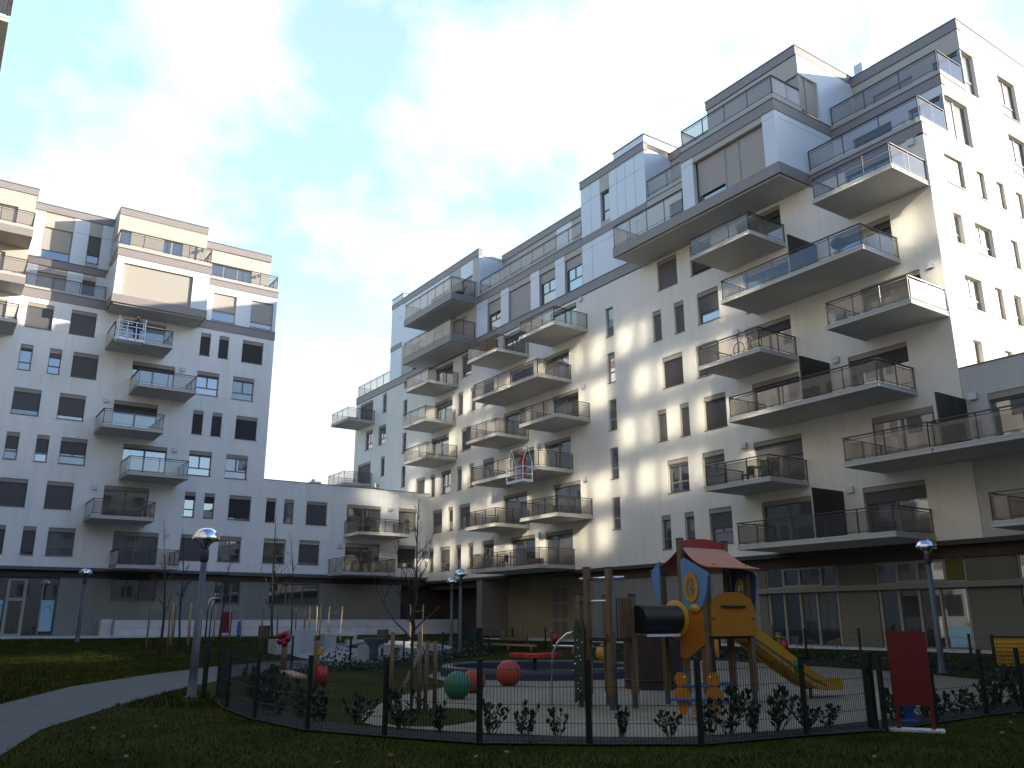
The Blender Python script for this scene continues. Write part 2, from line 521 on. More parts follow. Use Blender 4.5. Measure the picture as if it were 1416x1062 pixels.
def window(F, u0, u1, z0, z1, parent, kind='w', blind=0.0, d=0.0, sb=0.25, shut=None, pane=None, fr=None, sill=True, name='window', rec=0.18, box=None):
    """a recessed window: frame > pane, shutter, shutter_box, sill"""
    fr = fr or FRAME
    pane = pane or PANE
    zt = z1 - sb
    b = MB(F)
    t = 0.055
    dd = d - rec
    b.box(u0, u0 + t, dd - 0.05, dd + 0.02, z0, zt)
    b.box(u1 - t, u1, dd - 0.05, dd + 0.02, z0, zt)
    b.box(u0 + t, u1 - t, dd - 0.05, dd + 0.02, z0, z0 + t)
    b.box(u0 + t, u1 - t, dd - 0.05, dd + 0.02, zt - t, zt)
    um = (u0 + u1) / 2
    if kind == 'w':
        zm = z0 + (zt - z0) * 0.36
        b.box(u0 + t, u1 - t, dd - 0.045, dd + 0.015, zm - 0.04, zm + 0.04)
        b.box(um - 0.045, um + 0.045, dd - 0.045, dd + 0.015, zm + 0.04, zt - t)
    elif kind == 'n':
        zm = z0 + (zt - z0) * 0.36
        b.box(u0 + t, u1 - t, dd - 0.045, dd + 0.015, zm - 0.04, zm + 0.04)
    elif kind == 'door':
        b.box(um - 0.06, um + 0.06, dd - 0.045, dd + 0.015, z0 + t, zt - t)
    elif kind == 'd3':
        for q in (1 / 3, 2 / 3):
            uu = u0 + (u1 - u0) * q
            b.box(uu - 0.05, uu + 0.05, dd - 0.045, dd + 0.015, z0 + t, zt - t)
    o = b.build(name, fr, parent)
    p = MB(F)
    p.box(u0 + 0.01, u1 - 0.01, dd - 0.03, dd - 0.018, z0 + 0.01, zt - 0.01)
    p.build('pane', pane, o)
    if sb > 0:
        q = MB(F)
        q.box(u0 + 0.002, u1 - 0.002, d - 0.10, d - 0.045, zt, z1 - 0.002)
        q.build('shutter_box', box or SBOX, o)
    if blind > 0:
        s_ = MB(F)
        zb = zt - (zt - z0 - 0.02) * blind
        s_.box(u0 + 0.03, u1 - 0.03, d - 0.135, d - 0.12, zb, zt - 0.002)
        s_.build('shutter', shut or SHUT, o)
    if sill:
        l = MB(F)
        l.box(u0 - 0.03, u1 + 0.03, d - 0.2, d + 0.05, z0 - 0.035, z0 + 0.004)
        l.build('sill', SILL, o)
    return o


def railing(F, u0, u1, d0, d1, zb, zt, parent, sides=(1, 1), panes=3, glass=None, name='railing', front=True, side=None):
    """glass balustrade round three sides, from the wall line d0 out to d1"""
    glass = glass or GLASS
    b = MB(F)
    g = MB(F)
    gf = g
    gs_ = {}
    rs = 0.022
    e = 0.03
    sg = 1 if d1 > d0 else -1
    if front:
        b.box(u0, u1, d1 - 0.035, d1 + 0.035, zt - 0.045, zt)
        b.box(u0, u1, d1 - 0.015, d1 + 0.015, zt - 0.15, zt - 0.125)
        b.box(u0, u1, d1 - 0.015, d1 + 0.015, zb + 0.03, zb + 0.055)
        for k in range(panes + 1):
            uu = u0 + e + (u1 - u0 - 2 * e) * k / panes
            b.box(uu - rs, uu + rs, d1 - rs, d1 + rs, zb - 0.12, zt - 0.045)
        g.box(u0 + 0.03, u1 - 0.03, d1 + 0.004 + sg * 0.02, d1 + 0.016 + sg * 0.02, zb + 0.0, zt - 0.16)
    for k, uu in ((0, u0), (1, u1)):
        if not sides[k]:
            continue
        b.box(uu - 0.035, uu + 0.035, min(d0, d1), max(d0, d1) - 0.036, zt - 0.045, zt)
        b.box(uu - 0.015, uu + 0.015, min(d0, d1), max(d0, d1) - 0.036, zt - 0.15, zt - 0.125)
        b.box(uu - 0.015, uu + 0.015, min(d0, d1), max(d0, d1) - 0.036, zb + 0.03, zb + 0.055)
        dm = (d0 + d1) / 2
        for q in (d0 + 0.05 * sg, dm):
            b.box(uu - rs, uu + rs, q - rs, q + rs, zb - 0.12, zt - 0.045)
        off = -0.02 if k == 0 else 0.02
        if side:
            g = gs_[k] = MB(F)
        g.box(uu + off - 0.006, uu + off + 0.006, min(d0, d1) + 0.02, max(d0, d1) - 0.05, zb, zt - 0.16)
    o = b.build(name, RAIL, parent)
    gf.build('glass_panel', glass, o)
    for gg in gs_.values():
        gg.build('glass_panel', side, o)
    return o


def balcony(F, u0, u1, zb, parent, depth=2.75, d0=0.0, panes=3, glass=None, screens=(), side=None):
    b = MB(F)
    b.box(u0, u1, d0 - 0.05, d0 + depth, zb, zb + 0.10)
    b.box(u0 + 0.03, u1 - 0.03, d0 - 0.05, d0 + depth - 0.03, zb + 0.10, zb + 0.145)
    b.box(u0 + 0.01, u1 - 0.01, d0 - 0.05, d0 + depth - 0.01, zb + 0.145, zb + 0.215)
    o = b.build('balcony', CONC, parent)
    railing(F, u0 + 0.06, u1 - 0.06, d0, d0 + depth - 0.07, zb + 0.27, zb + 1.22, o, panes=panes, glass=glass, side=side)
    for su in screens:
        s_ = MB(F)
        s_.box(su - 0.03, su + 0.03, d0 + 0.03, d0 + 1.03, zb + 0.25, zb + 2.42)
        s_.box(su - 0.03, su + 0.03, d0 + 1.10, d0 + 2.17, zb + 0.25, zb + 2.42)
        s_.box(su - 0.02, su + 0.02, d0 + 1.04, d0 + 1.09, zb + 0.215, zb + 2.42)
        s_.build('privacy_screen', SCREEN, o)
    return o


def wall_lamp(F, u, z, parent, d=0.0):
    b = MB(F)
    b.box(u - 0.13, u + 0.13, d, d + 0.06, z - 0.1, z + 0.1)
    b.box(u - 0.16, u + 0.16, d + 0.06, d + 0.16, z - 0.14, z + 0.14)
    b.build('wall_lamp', LAMPW, parent)


def band(F, u0, u1, d, z0, z1, name, parent, m=None, th=0.3, cap=True, out_=0.05):
    b = MB(F)
    b.m = 0
    b.box(u0, u1, d - th, d + out_, z0, z1)
    if cap:
        b.m = 1
        b.box(u0 - 0.02, u1 + 0.02, d - th, d + out_ + 0.03, z1, z1 + 0.05)
    return b.build(name, [m or BAND, CAP], parent)


def seams(b, us, zs, u0, u1, z0, z1, d, mi=1, t=0.009):
    m0 = b.m
    b.m = mi
    for u in us:
        b.box(u - t, u + t, d, d + 0.004, z0, z1)
    for z in zs:
        b.box(u0, u1, d, d + 0.005, z - t, z + t)
    b.m = m0


def panels(F, u0, u1, z0, z1, d, name, m, parent, us=(), zs=(), th=0.05):
    b = MB(F)
    b.box(u0, u1, d - th, d, z0, z1)
    seams(b, us, zs, u0, u1, z0, z1, d)
    return b.build(name, [m, SEAM], parent)


# ------------------------------------------------------------------ ground
PG = [(6.26, 21.5), (5.75, 19.0), (5.57, 16.65), (5.73, 14.43), (6.41, 12.93), (7.2, 11.4), (8.43, 10.35), (9.75, 9.4), (11.81, 9.15),
      (13.4, 8.85), (15.2, 8.95), (17.0, 9.05), (18.4, 9.0), (24.0, 9.2), (28.4, 12.0), (28.6, 15.3), (29.0, 19.9), (29.0, 23.0), (29.0, 30.0),
      (28.8, 38.0), (21.9, 38.1), (14.3, 32.2), (10.2, 30.2)]
PATH = [(-1.5, 18.5), (1.9, 22.7), (4.0, 27.7), (6.9, 32.1), (10.4, 36.4), (13.4, 38.6), (17.5, 38.8), (17.2, 34.6), (14.0, 33.3), (11.0, 31.6),
        (9.3, 29.7), (8.0, 27.6), (6.0, 24.6), (3.7, 20.4), (2.1, 17.1), (1.3, 14.2), (-1.5, 9.0)]

gx = [-120, -80, -50, -30, -18, -10] + [-6 + 1.5 * i for i in range(0, 40)] + [60, 80, 120, 200]
gy = [-120, -80, -50, -30, -18, -10] + [-6 + 1.5 * i for i in range(0, 56)] + [90, 120, 160, 250]
b = MB()
ids = [[b.P((x, y, H(x, y))) for y in gy] for x in gx]
for i in range(len(gx) - 1):
    for j in range(len(gy) - 1):
        b.face([ids[i][j], ids[i + 1][j], ids[i + 1][j + 1], ids[i][j + 1]], True)
struct(b.build('ground', LAWN))


def sheet(name, poly, m, eps, step=0.8):
    """a thin sheet that follows the ground: an outline, triangulated and cut fine enough to hug the slope"""
    me = bpy.data.meshes.new(name)
    bm = bmesh.new()
    pts = []
    n = len(poly)
    for i in range(n):
        p, q = Vector(poly[i] + (0,)) if len(poly[i]) == 2 else Vector(poly[i]), Vector(poly[(i + 1) % n] + (0,))
        k = max(1, int((q - p).length / step))
        pts += [p.lerp(q, j / k) for j in range(k)]
    vv = [bm.verts.new(p) for p in pts]
    for tri in tessellate_polygon([pts]):
        try:
            bm.faces.new([vv[i] for i in tri])
        except ValueError:
            pass
    for ax in (0, 1):
        lo = min(p[ax] for p in pts); hi = max(p[ax] for p in pts)
        t = math.ceil(lo / 1.5) * 1.5
        while t < hi:
            co = [0, 0, 0]; no = [0, 0, 0]; co[ax] = t; no[ax] = 1
            bmesh.ops.bisect_plane(bm, geom=bm.verts[:] + bm.edges[:] + bm.faces[:], plane_co=co, plane_no=no)
            t += 1.5
    for v in bm.verts:
        v.co.z = gz(v.co.x, v.co.y) + eps
    bm.normal_update()
    for f in bm.faces:
        f.smooth = True
        if f.normal.z < 0:
            f.normal_flip()
    bm.to_mesh(me); bm.free()
    me.materials.append(m)
    o = bpy.data.objects.new(name, me)
    COL.objects.link(o)
    return struct(o)


def gz(x, y):
    """height of the ground mesh itself (bilinear between its grid points)"""
    def cell(g, t):
        for i in range(len(g) - 1):
            if g[i] <= t <= g[i + 1]:
                return i, (t - g[i]) / (g[i + 1] - g[i])
        return len(g) - 2, 1.0
    i, a = cell(gx, x); j, c = cell(gy, y)
    return (H(gx[i], gy[j]) * (1 - a) * (1 - c) + H(gx[i + 1], gy[j]) * a * (1 - c) + H(gx[i], gy[j + 1]) * (1 - a) * c + H(gx[i + 1], gy[j + 1]) * a * c)


def smooth_poly(P, it=2):
    for _ in range(it):
        Q = []
        n = len(P)
        for i in range(n):
            p, q = P[i], P[(i + 1) % n]
            Q += [(p[0] * .75 + q[0] * .25, p[1] * .75 + q[1] * .25), (p[0] * .25 + q[0] * .75, p[1] * .25 + q[1] * .75)]
        P = Q
    return P


sheet('path', PATH, PATHM, 0.012)
sheet('play_surface', smooth_poly([(6.7, 15.0), (7.3, 13.2), (8.9, 11.0), (10.3, 10.0), (12.2, 9.8), (14.3, 9.75), (18, 9.9), (23, 10.6), (26.6, 13.6), (27.6, 17.0), (28.0, 22.4),
                      (28.4, 27.5), (24.5, 30.5), (20.6, 28.6), (17.0, 28.6), (14.2, 26.2), (13.4, 22.6), (12.0, 20.9), (10.2, 19.8), (8.5, 17.6)], 2), RUBBER, 0.012)
sheet('grass_island', smooth_poly([(7.0, 14.4), (8.3, 16.2), (9.3, 16.5), (9.8, 15.7), (9.3, 14.5), (8.5, 13.7), (7.6, 13.5)], 2), LAWN, 0.020)
bed = [p for p in PG[:14]]
inner = [(6.95, 21.3), (6.5, 19.0), (6.35, 16.8), (6.5, 14.8), (7.1, 13.2), (7.75, 12.0), (8.85, 11.0), (10.0, 10.05), (11.95, 9.75), (13.5, 9.6), (15.2, 9.65), (17.0, 9.7), (18.4, 9.7), (23.6, 10.0)]
outer = [(p[0] + (p[0] - q[0]) * 0.14, p[1] + (p[1] - q[1]) * 0.14) for p, q in zip(bed, inner)]
sheet('soil_bed', outer + inner[::-1], SOIL, 0.028)
sheet('soil_border', [(28.5, 12.4), (29.3, 20), (29.4, 30), (29.2, 38.2), (28.4, 38.0), (28.5, 30), (28.3, 23.0), (28.2, 18), (27.8, 13.5)], SOIL, 0.02)
sheet('plaza', smooth_poly([(15.4, 41.4), (16.8, 46.8), (21.0, 48.8), (24.2, 45.2), (23.2, 41.0), (18.6, 36.3), (16.8, 35.3), (15.4, 37.6)], 2), mat('plaza concrete', (0.25, 0.255, 0.26), 0.85, var=.12, vscale=1.2), 0.024)
b = MB()
b.box(-2.8, 33.6, 58.3, 61.2, 0.3, 0.92)
b.box(31.9, 35.7, -6, 58.2, 0.2, 0.62)
struct(b.build('pavement', PALEC))

# ------------------------------------------------------------------ long building at the back, with its low wing (facade A)
A = thing('apartment_building', 'white apartment block with low wing and two stacked balconies, at the back', 'building', (12, 60.5, 0))
RA = [(5.74 + 2.885 * k, 7.46 + 2.878 * k) for k in range(6)]
rnd = random.Random(5)
aw = []   # (u0, width, row, kind, blind)
for k in (5, 3, 1):
    aw += [(3.29, 1.55, k, 'w', 1), (5.88, 1.55, k, 'w', 1), (14.29, 0.71, k, 'n', .98), (15.6, 0.71, k, 'n', .98), (17.3, 1.56, k, 'w', .98)]
for k in (4, 2, 0):
    aw += [(3.28 if k > 0 else 3.3, 0.72, k, 'n', .7), (4.95, 0.72, k, 'n', .45), (6.33, 1.54, k, 'w', .5), (14.29, 1.55, k, 'w', .2), (16.83, 1.56, k, 'w', .1)]
aw += [(19.96, .72, 1, 'n', 1), (21.29, .74, 1, 'n', 0), (22.99, 1.62, 1, 'w', .98), (30.58, 1.6, 1, 'w', 0),
       (19.98, 1.62, 0, 'w', 0), (22.6, 1.58, 0, 'w', .9), (30.58, 1.6, 0, 'w', .75)]
SPEC = {(3.29, 5): 1, (5.88, 5): 1, (3.29, 3): .78, (5.88, 3): .84, (3.29, 1): 1, (5.88, 1): 1, (14.29, 1): .2, (15.6, 1): .3, (17.3, 1): .9,
        (3.28, 4): .1, (4.95, 4): .25, (6.33, 4): 1, (14.29, 4): .1, (16.83, 4): .05, (3.28, 2): .55, (4.95, 2): .6, (6.33, 2): .55, (14.29, 2): .08, (16.83, 2): 0,
        (3.3, 0): 1, (4.95, 0): .9, (6.33, 0): 0, (14.29, 0): 1, (16.83, 0): 0}
ad = [(9.1, 5), (10.0, 4), (9.15, 3), (10.05, 2), (9.2, 1), (10.1, 0), (26.2, 1), (26.2, 0)]
holes = []
for u, wd, k, kd, bl in aw:
    holes.append((u, u + wd, RA[k][0], RA[k][1]))
for u, k in ad:
    holes.append((u, u + (2.78 if u < 20 else 2.86), 4.95 + 2.9 * k + .22, RA[k][1] - (0 if k else .02)))
holes.append((-0.7, 2.15, 19.45 + .3, 21.67))
wall(FA, -2.8, 19.65, 5.05, 22.2, [h for h in holes if h[1] < 19.66], 'facade_wall', PLASTER_B, A)
wall(FA, 19.65, 33.28, 5.05, 11.64, [h for h in holes if h[1] > 19.66], 'wing_wall', PLASTER_B, A, d=-0.003)
for u, wd, k, kd, bl in aw:
    bl = SPEC.get((u, k), bl)
    pn = PANE if rnd.random() < .6 else PANE2
    window(FA, u, u + wd, RA[k][0], RA[k][1], A, kd, bl, shut=(SHUTD if (kd == 'n' and k % 2) or u in (17.3,) or (u == 30.58 and k == 0) else SHUT), pane=pn)
for i, (u, k) in enumerate(ad):
    window(FA, u, u + (2.78 if u < 20 else 2.86), 4.95 + 2.9 * k + .22, RA[k][1] - (0 if k else .02), A, 'door', [.2, .15, .3, .05, 0, 0, 0, 0][i], shut=SHUTD, name='balcony_door', sill=False, pane=(PANE2 if i in (5,) else PANE))
window(FA, -0.7, 2.15, 19.75, 21.67, A, 'door', 1, shut=SHUTB, name='balcony_door', sill=False)
for u0, u1, z in [(8.15, 11.9, 19.43), (9.95, 13.7, 16.55), (8.15, 11.9, 13.62), (9.98, 13.75, 10.75), (8.2, 11.95, 7.9), (10.0, 13.75, 4.95), (26.0, 30.2, 7.83), (24.9, 29.1, 4.95), (-0.9, 2.75, 19.43)]:
    balcony(FA, u0, u1, z, A, depth=2.8, panes=2)
for u, z in [(13.3, 18.85), (13.3, 18.85 - 5.75), (8.65, 15.95), (8.65, 10.15), (13.35, 7.3), (29.68, 10.15), (25.7, 7.15), (2.9, 18.0)][0:7]:
    wall_lamp(FA, u, z, A)
# building bodies behind the skins (roofs, sides, backs)
b = MB()
b.box(19.62, 33.2, 60.85, 72.0, 11.0, 11.35)
b.box(19.35, 19.64, 60.81, 73, 5.2, 26.2)
b.box(-14, 19.3, 72.7, 73, 0.5, 26.2)
b.box(-14, 19.6, 63.1, 72.9, 29.4, 29.6)
b.build('rear_body', PLASTER_B, A)
# fascia bands and upper storeys
band(FA, 2.87, 7.84, 0, 22.2, 22.78, 'fascia', A)
band(FA, 14.02, 19.66, 0, 22.2, 22.78, 'fascia', A)
band(FA, 14.02, 19.68, 0, 25.6, 26.05, 'fascia', A)
# the projecting bay
bay = MB(FA)
bay.box(7.85, 14.0, -0.02, 2.3, 22.15, 22.72)
bay.build('bay_base', [BAND], A)
panels(FA, 8.0, 13.85, 22.05, 22.15, 2.15, 'bay_soffit', CONC, A, th=2.1)
b = MB(FA)
for u0, u1 in ((7.9, 8.35), (12.85, 13.95)):
    b.box(u0, u1, 2.0, 2.27, 22.72, 25.45)
b.box(8.35, 12.85, 2.0, 2.27, 25.0, 25.45)
b.box(7.9, 8.0, -2.6, 2.0, 22.72, 25.45)
b.box(13.85, 13.95, 0.01, 2.0, 22.72, 25.45)
b.build('bay_wall', WHITEP, A)
window(FA, 8.35, 12.85, 22.73, 25.0, A, 'd3', 1, d=2.25, sb=0.02, shut=SHUTB, sill=False, rec=.3, box=GREIGE)
band(FA, 7.85, 14.05, 2.27, 25.45, 25.98, 'fascia', A, th=2.2)
b = MB(FA)
b.box(7.85, 14.05, -0.02, 2.2, 26.03, 26.32)
b.build('parapet', GREIGE, A)
railing(FA, 7.9, 13.98, 0, 2.15, 26.4, 27.36, A, panes=4)
window(FA, 8.15, 13.4, 26.32, 28.3, A, 'd3', .0, d=0.1, sb=.02, sill=False, pane=PANE, fr=GREIGE)
b = MB(FA)
for u0, u1 in ((8.9, 11.1), (12.4, 13.4)):
    b.box(u0, u1, -.02, .0, 26.4, 28.25)
b.build('shutter', SHUTB, A)
b = MB(FA)
b.box(8.0, 14.05, -0.4, 0.1, 28.3, 29.4); b.box(13.4, 14.05, -0.4, .1, 26.32, 28.3); b.box(8.006, 8.15, -2.5, -.4, 26.32, 29.4); b.box(8.006, 8.15, -.4, .094, 26.32, 28.3); b.box(13.95, 14.05, -3, -.4, 26.32, 29.4)
b.build('penthouse_wall', GREIGE, A)
band(FA, 8.0, 14.05, 0.1, 29.4, 29.9, 'roof_fascia', A, th=3)
# left part between the bays: set back two storeys
b = MB(FA)
b.box(2.9, 7.84, -0.2, 0.0, 22.83, 23.0)
b.build('parapet', GREIGE, A)
railing(FA, 2.95, 7.8, -2.2, -0.06, 22.95, 23.85, A, sides=(0, 0), panes=3)
wall(FA, 2.9, 8.1, 22.2, 25.35, [(3.7, 5.48, 22.95, 24.9), (6.5, 7.32, 22.95, 24.9)], 'setback_wall', GREIGE, A, d=-2.3)
wall(FA, 2.9, 8.1, 25.85, 29.35, [(3.7, 5.47, 25.95, 28.25), (6.5, 7.32, 26.25, 28.3)], 'setback_wall', GREIGE, A, d=-2.3)
window(FA, 3.7, 5.48, 22.95, 24.9, A, 'door', 1, d=-2.3, sb=.02, shut=SHUTB, sill=False)
window(FA, 6.5, 7.32, 22.95, 24.9, A, 'n', .9, d=-2.3, sb=.02, sill=False)
window(FA, 3.7, 5.47, 25.95, 28.25, A, 'w', .72, d=-2.3, sb=.02, shut=SHUTB, fr=LFRAME)
window(FA, 6.5, 7.32, 26.25, 28.3, A, 'n', .7, d=-2.3, sb=.02)
for u0, u1 in ((2.9, 3.66), (5.5, 6.48), (7.34, 8.1)):
    panels(FA, u0, u1, 25.86, 29.34, -2.27, 'white_panel', WHITEP, A, zs=(28.3,), th=.025)
    panels(FA, u0, u1, 22.9, 25.34, -2.27, 'white_panel', WHITEP, A, zs=(24.9,), th=.025)
band(FA, 2.9, 8.1, -2.25, 25.35, 25.85, 'fascia', A)
band(FA, 2.9, 8.2, -2.25, 29.35, 29.85, 'roof_fascia', A, th=1)
# right part: one storey flush, penthouse set back
wall(FA, 14.02, 19.64, 22.83, 25.6, [(14.9, 16.6, 22.95, 25.05), (17.7, 19.4, 22.95, 25.05)], 'upper_wall', WHITEP, A)
window(FA, 14.9, 16.6, 22.95, 25.05, A, 'w', .62, sb=.02, shut=SHUTB, fr=LFRAME)
window(FA, 17.7, 19.4, 22.95, 25.05, A, 'w', .80, sb=.02, shut=SHUTB, fr=LFRAME)
b = MB(FA)
b.box(14.1, 19.68, -2.3, -.02, 26.1, 26.35)
b.build('parapet', GREIGE, A)
railing(FA, 14.2, 19.6, -2.2, -.08, 26.42, 27.4, A, sides=(0, 1), panes=4)
wall(FA, 14.3, 19.62, 26.2, 29.5, [(15.0, 18.2, 26.35, 28.3)], 'penthouse_wall', GREIGE, A, d=-2.3)
window(FA, 15.0, 18.2, 26.35, 28.3, A, 'd3', 0, d=-2.3, sb=.02, sill=False, fr=LFRAME)
band(FA, 14.3, 19.66, -2.25, 29.4, 29.92, 'roof_fascia', A, th=3)
for u, dd in ((13.7, 0.12), (18.7, -2.28)):
    b = MB(FA)
    b.box(u - .03, u + .03, dd, dd + .25, 28.05, 28.1); b.box(u - .06, u + .06, dd + .12, dd + .3, 27.85, 28.05)
    b.build('terrace_lamp', STEEL, A)
# far left bay
b = MB(FA)
b.box(-2.8, 2.85, -0.02, 2.3, 22.15, 22.62); b.box(-2.8, 2.85, -0.02, 2.3, 25.4, 25.9)
b.build('bay_base', BAND, A)
b = MB(FA)
b.box(-2.8, 2.82, -.02, 2.26, 22.62, 22.8); b.box(-2.8, 2.82, -.02, 2.26, 25.9, 26.1)
b.build('parapet', GREIGE, A)
railing(FA, -2.7, 2.8, 0, 2.2, 22.85, 23.83, A, panes=3, sides=(0, 1))
railing(FA, -2.7, 2.8, 0, 2.2, 26.15, 27.1, A, panes=3, sides=(0, 1))
wall(FA, -2.8, 2.86, 22.2, 29.3, [(-1.0, 1.6, 22.8, 24.9), (-1.2, 1.9, 26.1, 28.2)], 'bay_rear_wall', GREIGE, A, d=0.02)
window(FA, -1.0, 1.6, 22.8, 24.9, A, 'door', 1, sb=.02, shut=SHUTB, sill=False)
window(FA, -1.2, 1.9, 26.1, 28.2, A, 'door', .9, sb=.02, shut=SHUTB, sill=False)
band(FA, -2.8, 2.92, 0.04, 29.3, 29.75, 'roof_fascia', A, th=3)
# parapet cap of the low wing, chimney, hatch
b = MB(FA)
b.box(19.66, 33.25, -.35, .03, 11.64, 11.69)
b.build('coping', SILL, A)
b = MB()
b.box(24.2, 25.0, 63.0, 63.7, 11.3, 12.25); b.box(24.35, 24.55, 63.2, 63.4, 12.25, 12.45)
b.build('chimney', PALEC, A)
b = MB()
b.prism([(28.8, 11.5), (30.2, 11.5), (30.0, 11.95), (29.0, 12.05)], 1, 62, 63.2)
b.build('roof_hatch', STEEL, A)
b = MB()
b.box(29.35, 29.6, 62.3, 62.5, 12.0, 12.45); b.box(29.5, 29.75, 62.3, 62.5, 12.2, 12.3)
b.build('roof_vent', CHROME, A)
# ground floor
b = MB(FA)
b.box(-2.8, 33.2, -.5, 0.02, 4.86, 5.045)
b.build('soffit_fascia', CAP, A)
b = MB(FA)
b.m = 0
b.box(-2.8, 36.5, -0.8, -.42, 4.42, 4.855)  # dark brown box stands in for the shaded gap under the overhang
b.build('shade_strip', DARKBR, A)
gh = [(3.9, 7.4, 0.95, 4.42), (10.43, 13.16, 3.08, 4.42), (16.96, 18.72, 2.95, 4.40), (20.8, 24.55, 2.9, 4.36)]
wall(FA, -2.8, 31.2, .85, 4.42, gh, 'base_wall', GPANEL, A, d=-.45)
for u in [8.5, 9.5, 14.1, 15.1, 16.0, 19.4, 20.1, 25.6, 26.7, 27.8, 28.9, 30.0]:
    b = MB(FA)
    b.box(u - .012, u + .012, -.452, -.447, .9, 4.41)
    b.build('panel_joint', SEAM, A)
for a0, a1, c0, c1 in gh[1:]:
    o = window(FA, a0, a1, c0, c1, A, 'd3', 0, d=-.45, sb=0, sill=True, name='strip_window')
o = window(FA, 3.9, 7.4, .95, 4.42, A, '', 0, d=-.45, sb=0, sill=False, name='shop_window')
b = MB(FA)
b.box(4.6, 4.78, -.62, -.5, .95, 4.3); b.box(5.5, 5.68, -.62, -.5, .95, 4.3); b.box(4.78, 5.5, -.62, -.5, 4.2, 4.3); b.box(4.78, 5.5, -.62, -.5, 3.0, 3.18); b.box(4.78, 5.5, -.62, -.5, .95, 1.08)
b.box(6.52, 6.58, -.62, -.55, .95, 4.4)
b.build('shop_door', LFRAME, A)
for u0, u1 in ((6.6, 7.28), (3.95, 4.5)):
    b = MB(FA)
    b.m = 0
    b.box(u0, u1, -.615, -.605, 1.2, 3.05)
    b.m = 1
    for k in range(14):
        t = -0.4 + k * .28
        um = (u0 + u1) / 2
        b.box(um + .2 * math.cos(t) - .02, um + .2 * math.cos(t) + .02, -.604, -.6, 2.45 + .24 * math.sin(t) - .03, 2.45 + .24 * math.sin(t) + .03)
    for k in range(5):
        b.box(u0 + .4 + .05 * k, u0 + .44 + .05 * k, -.604, -.6, 2.62 + .05 * k, 2.70 + .05 * k)
    b.build('window_poster', [POSTER, POSTERL], A)
# dark brown passage in the corner
b = MB(FA)
b.box(31.2, 36.0, -1.6, -1.5, .4, 4.9); b.box(33.4, 34.3, -1.5, -1.46, .62, 3.0)
b.build('passage_wall', DARKBR, A)
# pale concrete retaining wall standing on the lawn in front
b = MB(FA)
b.box(10.6, 35.4, .1, 1.2, .3, 1.86)
b.box(9.9, 10.55, -.4, .55, .4, 1.9)
for z in (1.35,):
    b.m = 1
    b.box(10.6, 35.4, 1.2, 1.204, z - .008, z + .008)
tag(b.build('retaining_wall', [PALEC, SEAM]), 'long low pale concrete wall at the foot of the back building', 'wall')

# ------------------------------------------------------------------ tall building on the right (facade B, end wall C)
B = thing('apartment_building', 'tallest white apartment block, with stepped glass terraces and rows of staggered balconies', 'building', (36, 40, 0))
RB = [(5.46 + 2.965 * k, 7.28 + 2.965 * k) for k in range(6)]
bw = [(31.9, 1.58, 5, 'w', 1), (29.3, 1.55, 5, 'w', .9), (33.36, .7, 4, 'n', 1), (31.56, .74, 4, 'n', 1), (29.0, 1.53, 4, 'w', .62), (31.88, 1.58, 3, 'w', 1), (29.3, 1.55, 3, 'w', .9),
      (33.34, .71, 2, 'n', 1), (31.62, .69, 2, 'n', 1), (29.0, 1.55, 2, 'w', 1), (31.91, 1.58, 1, 'w', .1), (29.36, 1.52, 1, 'w', .2), (33.45, .7, 0, 'n', 0), (31.72, .69, 0, 'n', 0), (29.14, 1.52, 0, 'w', .5),
      (59.65, .73, 0, 'n', .9), (57.1, 1.56, 0, 'w', .6), (55.47, .72, 0, 'n', .5), (53.75, .72, 0, 'n', .5), (50.98, 1.55, 0, 'w', .1),
      (58.43, 1.55, 1, 'w', .55), (56.75, .74, 1, 'n', .5), (54.24, 1.6, 1, 'w', .45), (61.4, 1.55, 2, 'w', 1), (59.67, .77, 2, 'n', .9), (57.15, 1.53, 2, 'w', 0), (55.5, .73, 2, 'n', 1), (53.75, .73, 2, 'n', .9), (50.98, 1.55, 2, 'w', .3),
      (54.22, 1.5, 3, 'w', .9), (55.46, .76, 4, 'n', 1), (53.6, .76, 4, 'n', 1), (54.22, 1.5, 5, 'w', .75), (50.98, 1.55, 4, 'w', .4),
      (69.1, .78, 5, 'n', .9), (71.81, 1.6, 4, 'w', 0), (69.04, 1.6, 4, 'w', 0), (69.05, .78, 3, 'n', .9), (64.95, .72, 5.5, 'n', .3), (64.95, .72, 4.5, 'n', .3), (64.95, .72, 3.5, 'n', .3), (64.95, .72, 2.5, 'n', .3)]
bd = [(42.0, 4), (46.0, 4), (42.0, 2), (46.0, 2), (42.0, 0), (46.0, 0), (18.9, 4), (24.4, 4), (18.9, 2), (24.4, 2), (18.9, 0), (24.4, 0),
      (46.9, 5), (46.9, 3), (46.9, 1), (41.1, 5), (41.1, 3), (41.1, 1), (24.6, 5), (24.6, 3), (24.6, 1), (17.95, 5), (17.9, 3), (57.1, 5), (57.07, 4), (57.54, 3), (72.0, 5), (72.0, 3)]
holes = []
for u, wd, k, kd, bl in bw:
    z0 = 5.46 + 2.965 * k; z1 = 7.28 + 2.965 * k
    if k % 1:
        z0 -= 0.05; z1 -= .05
    holes.append((u, u + wd, z0, z1))
for j in range(5):
    holes.append((37.5, 38.22, 6.86 + 2.97 * j, 8.73 + 2.975 * j))
for u, k in bd:
    wd = 2.85 if k % 2 or u > 40 or u < 20 else 2.85
    holes.append((u, u + wd, 4.8 + 2.965 * k + .23, 7.25 + 2.965 * k))
wall(FB, 16.9, 75.8, 4.75, 22.25, holes, 'facade_wall', PLASTER, B)
bsh = {(33.36, 4): SHUTB}
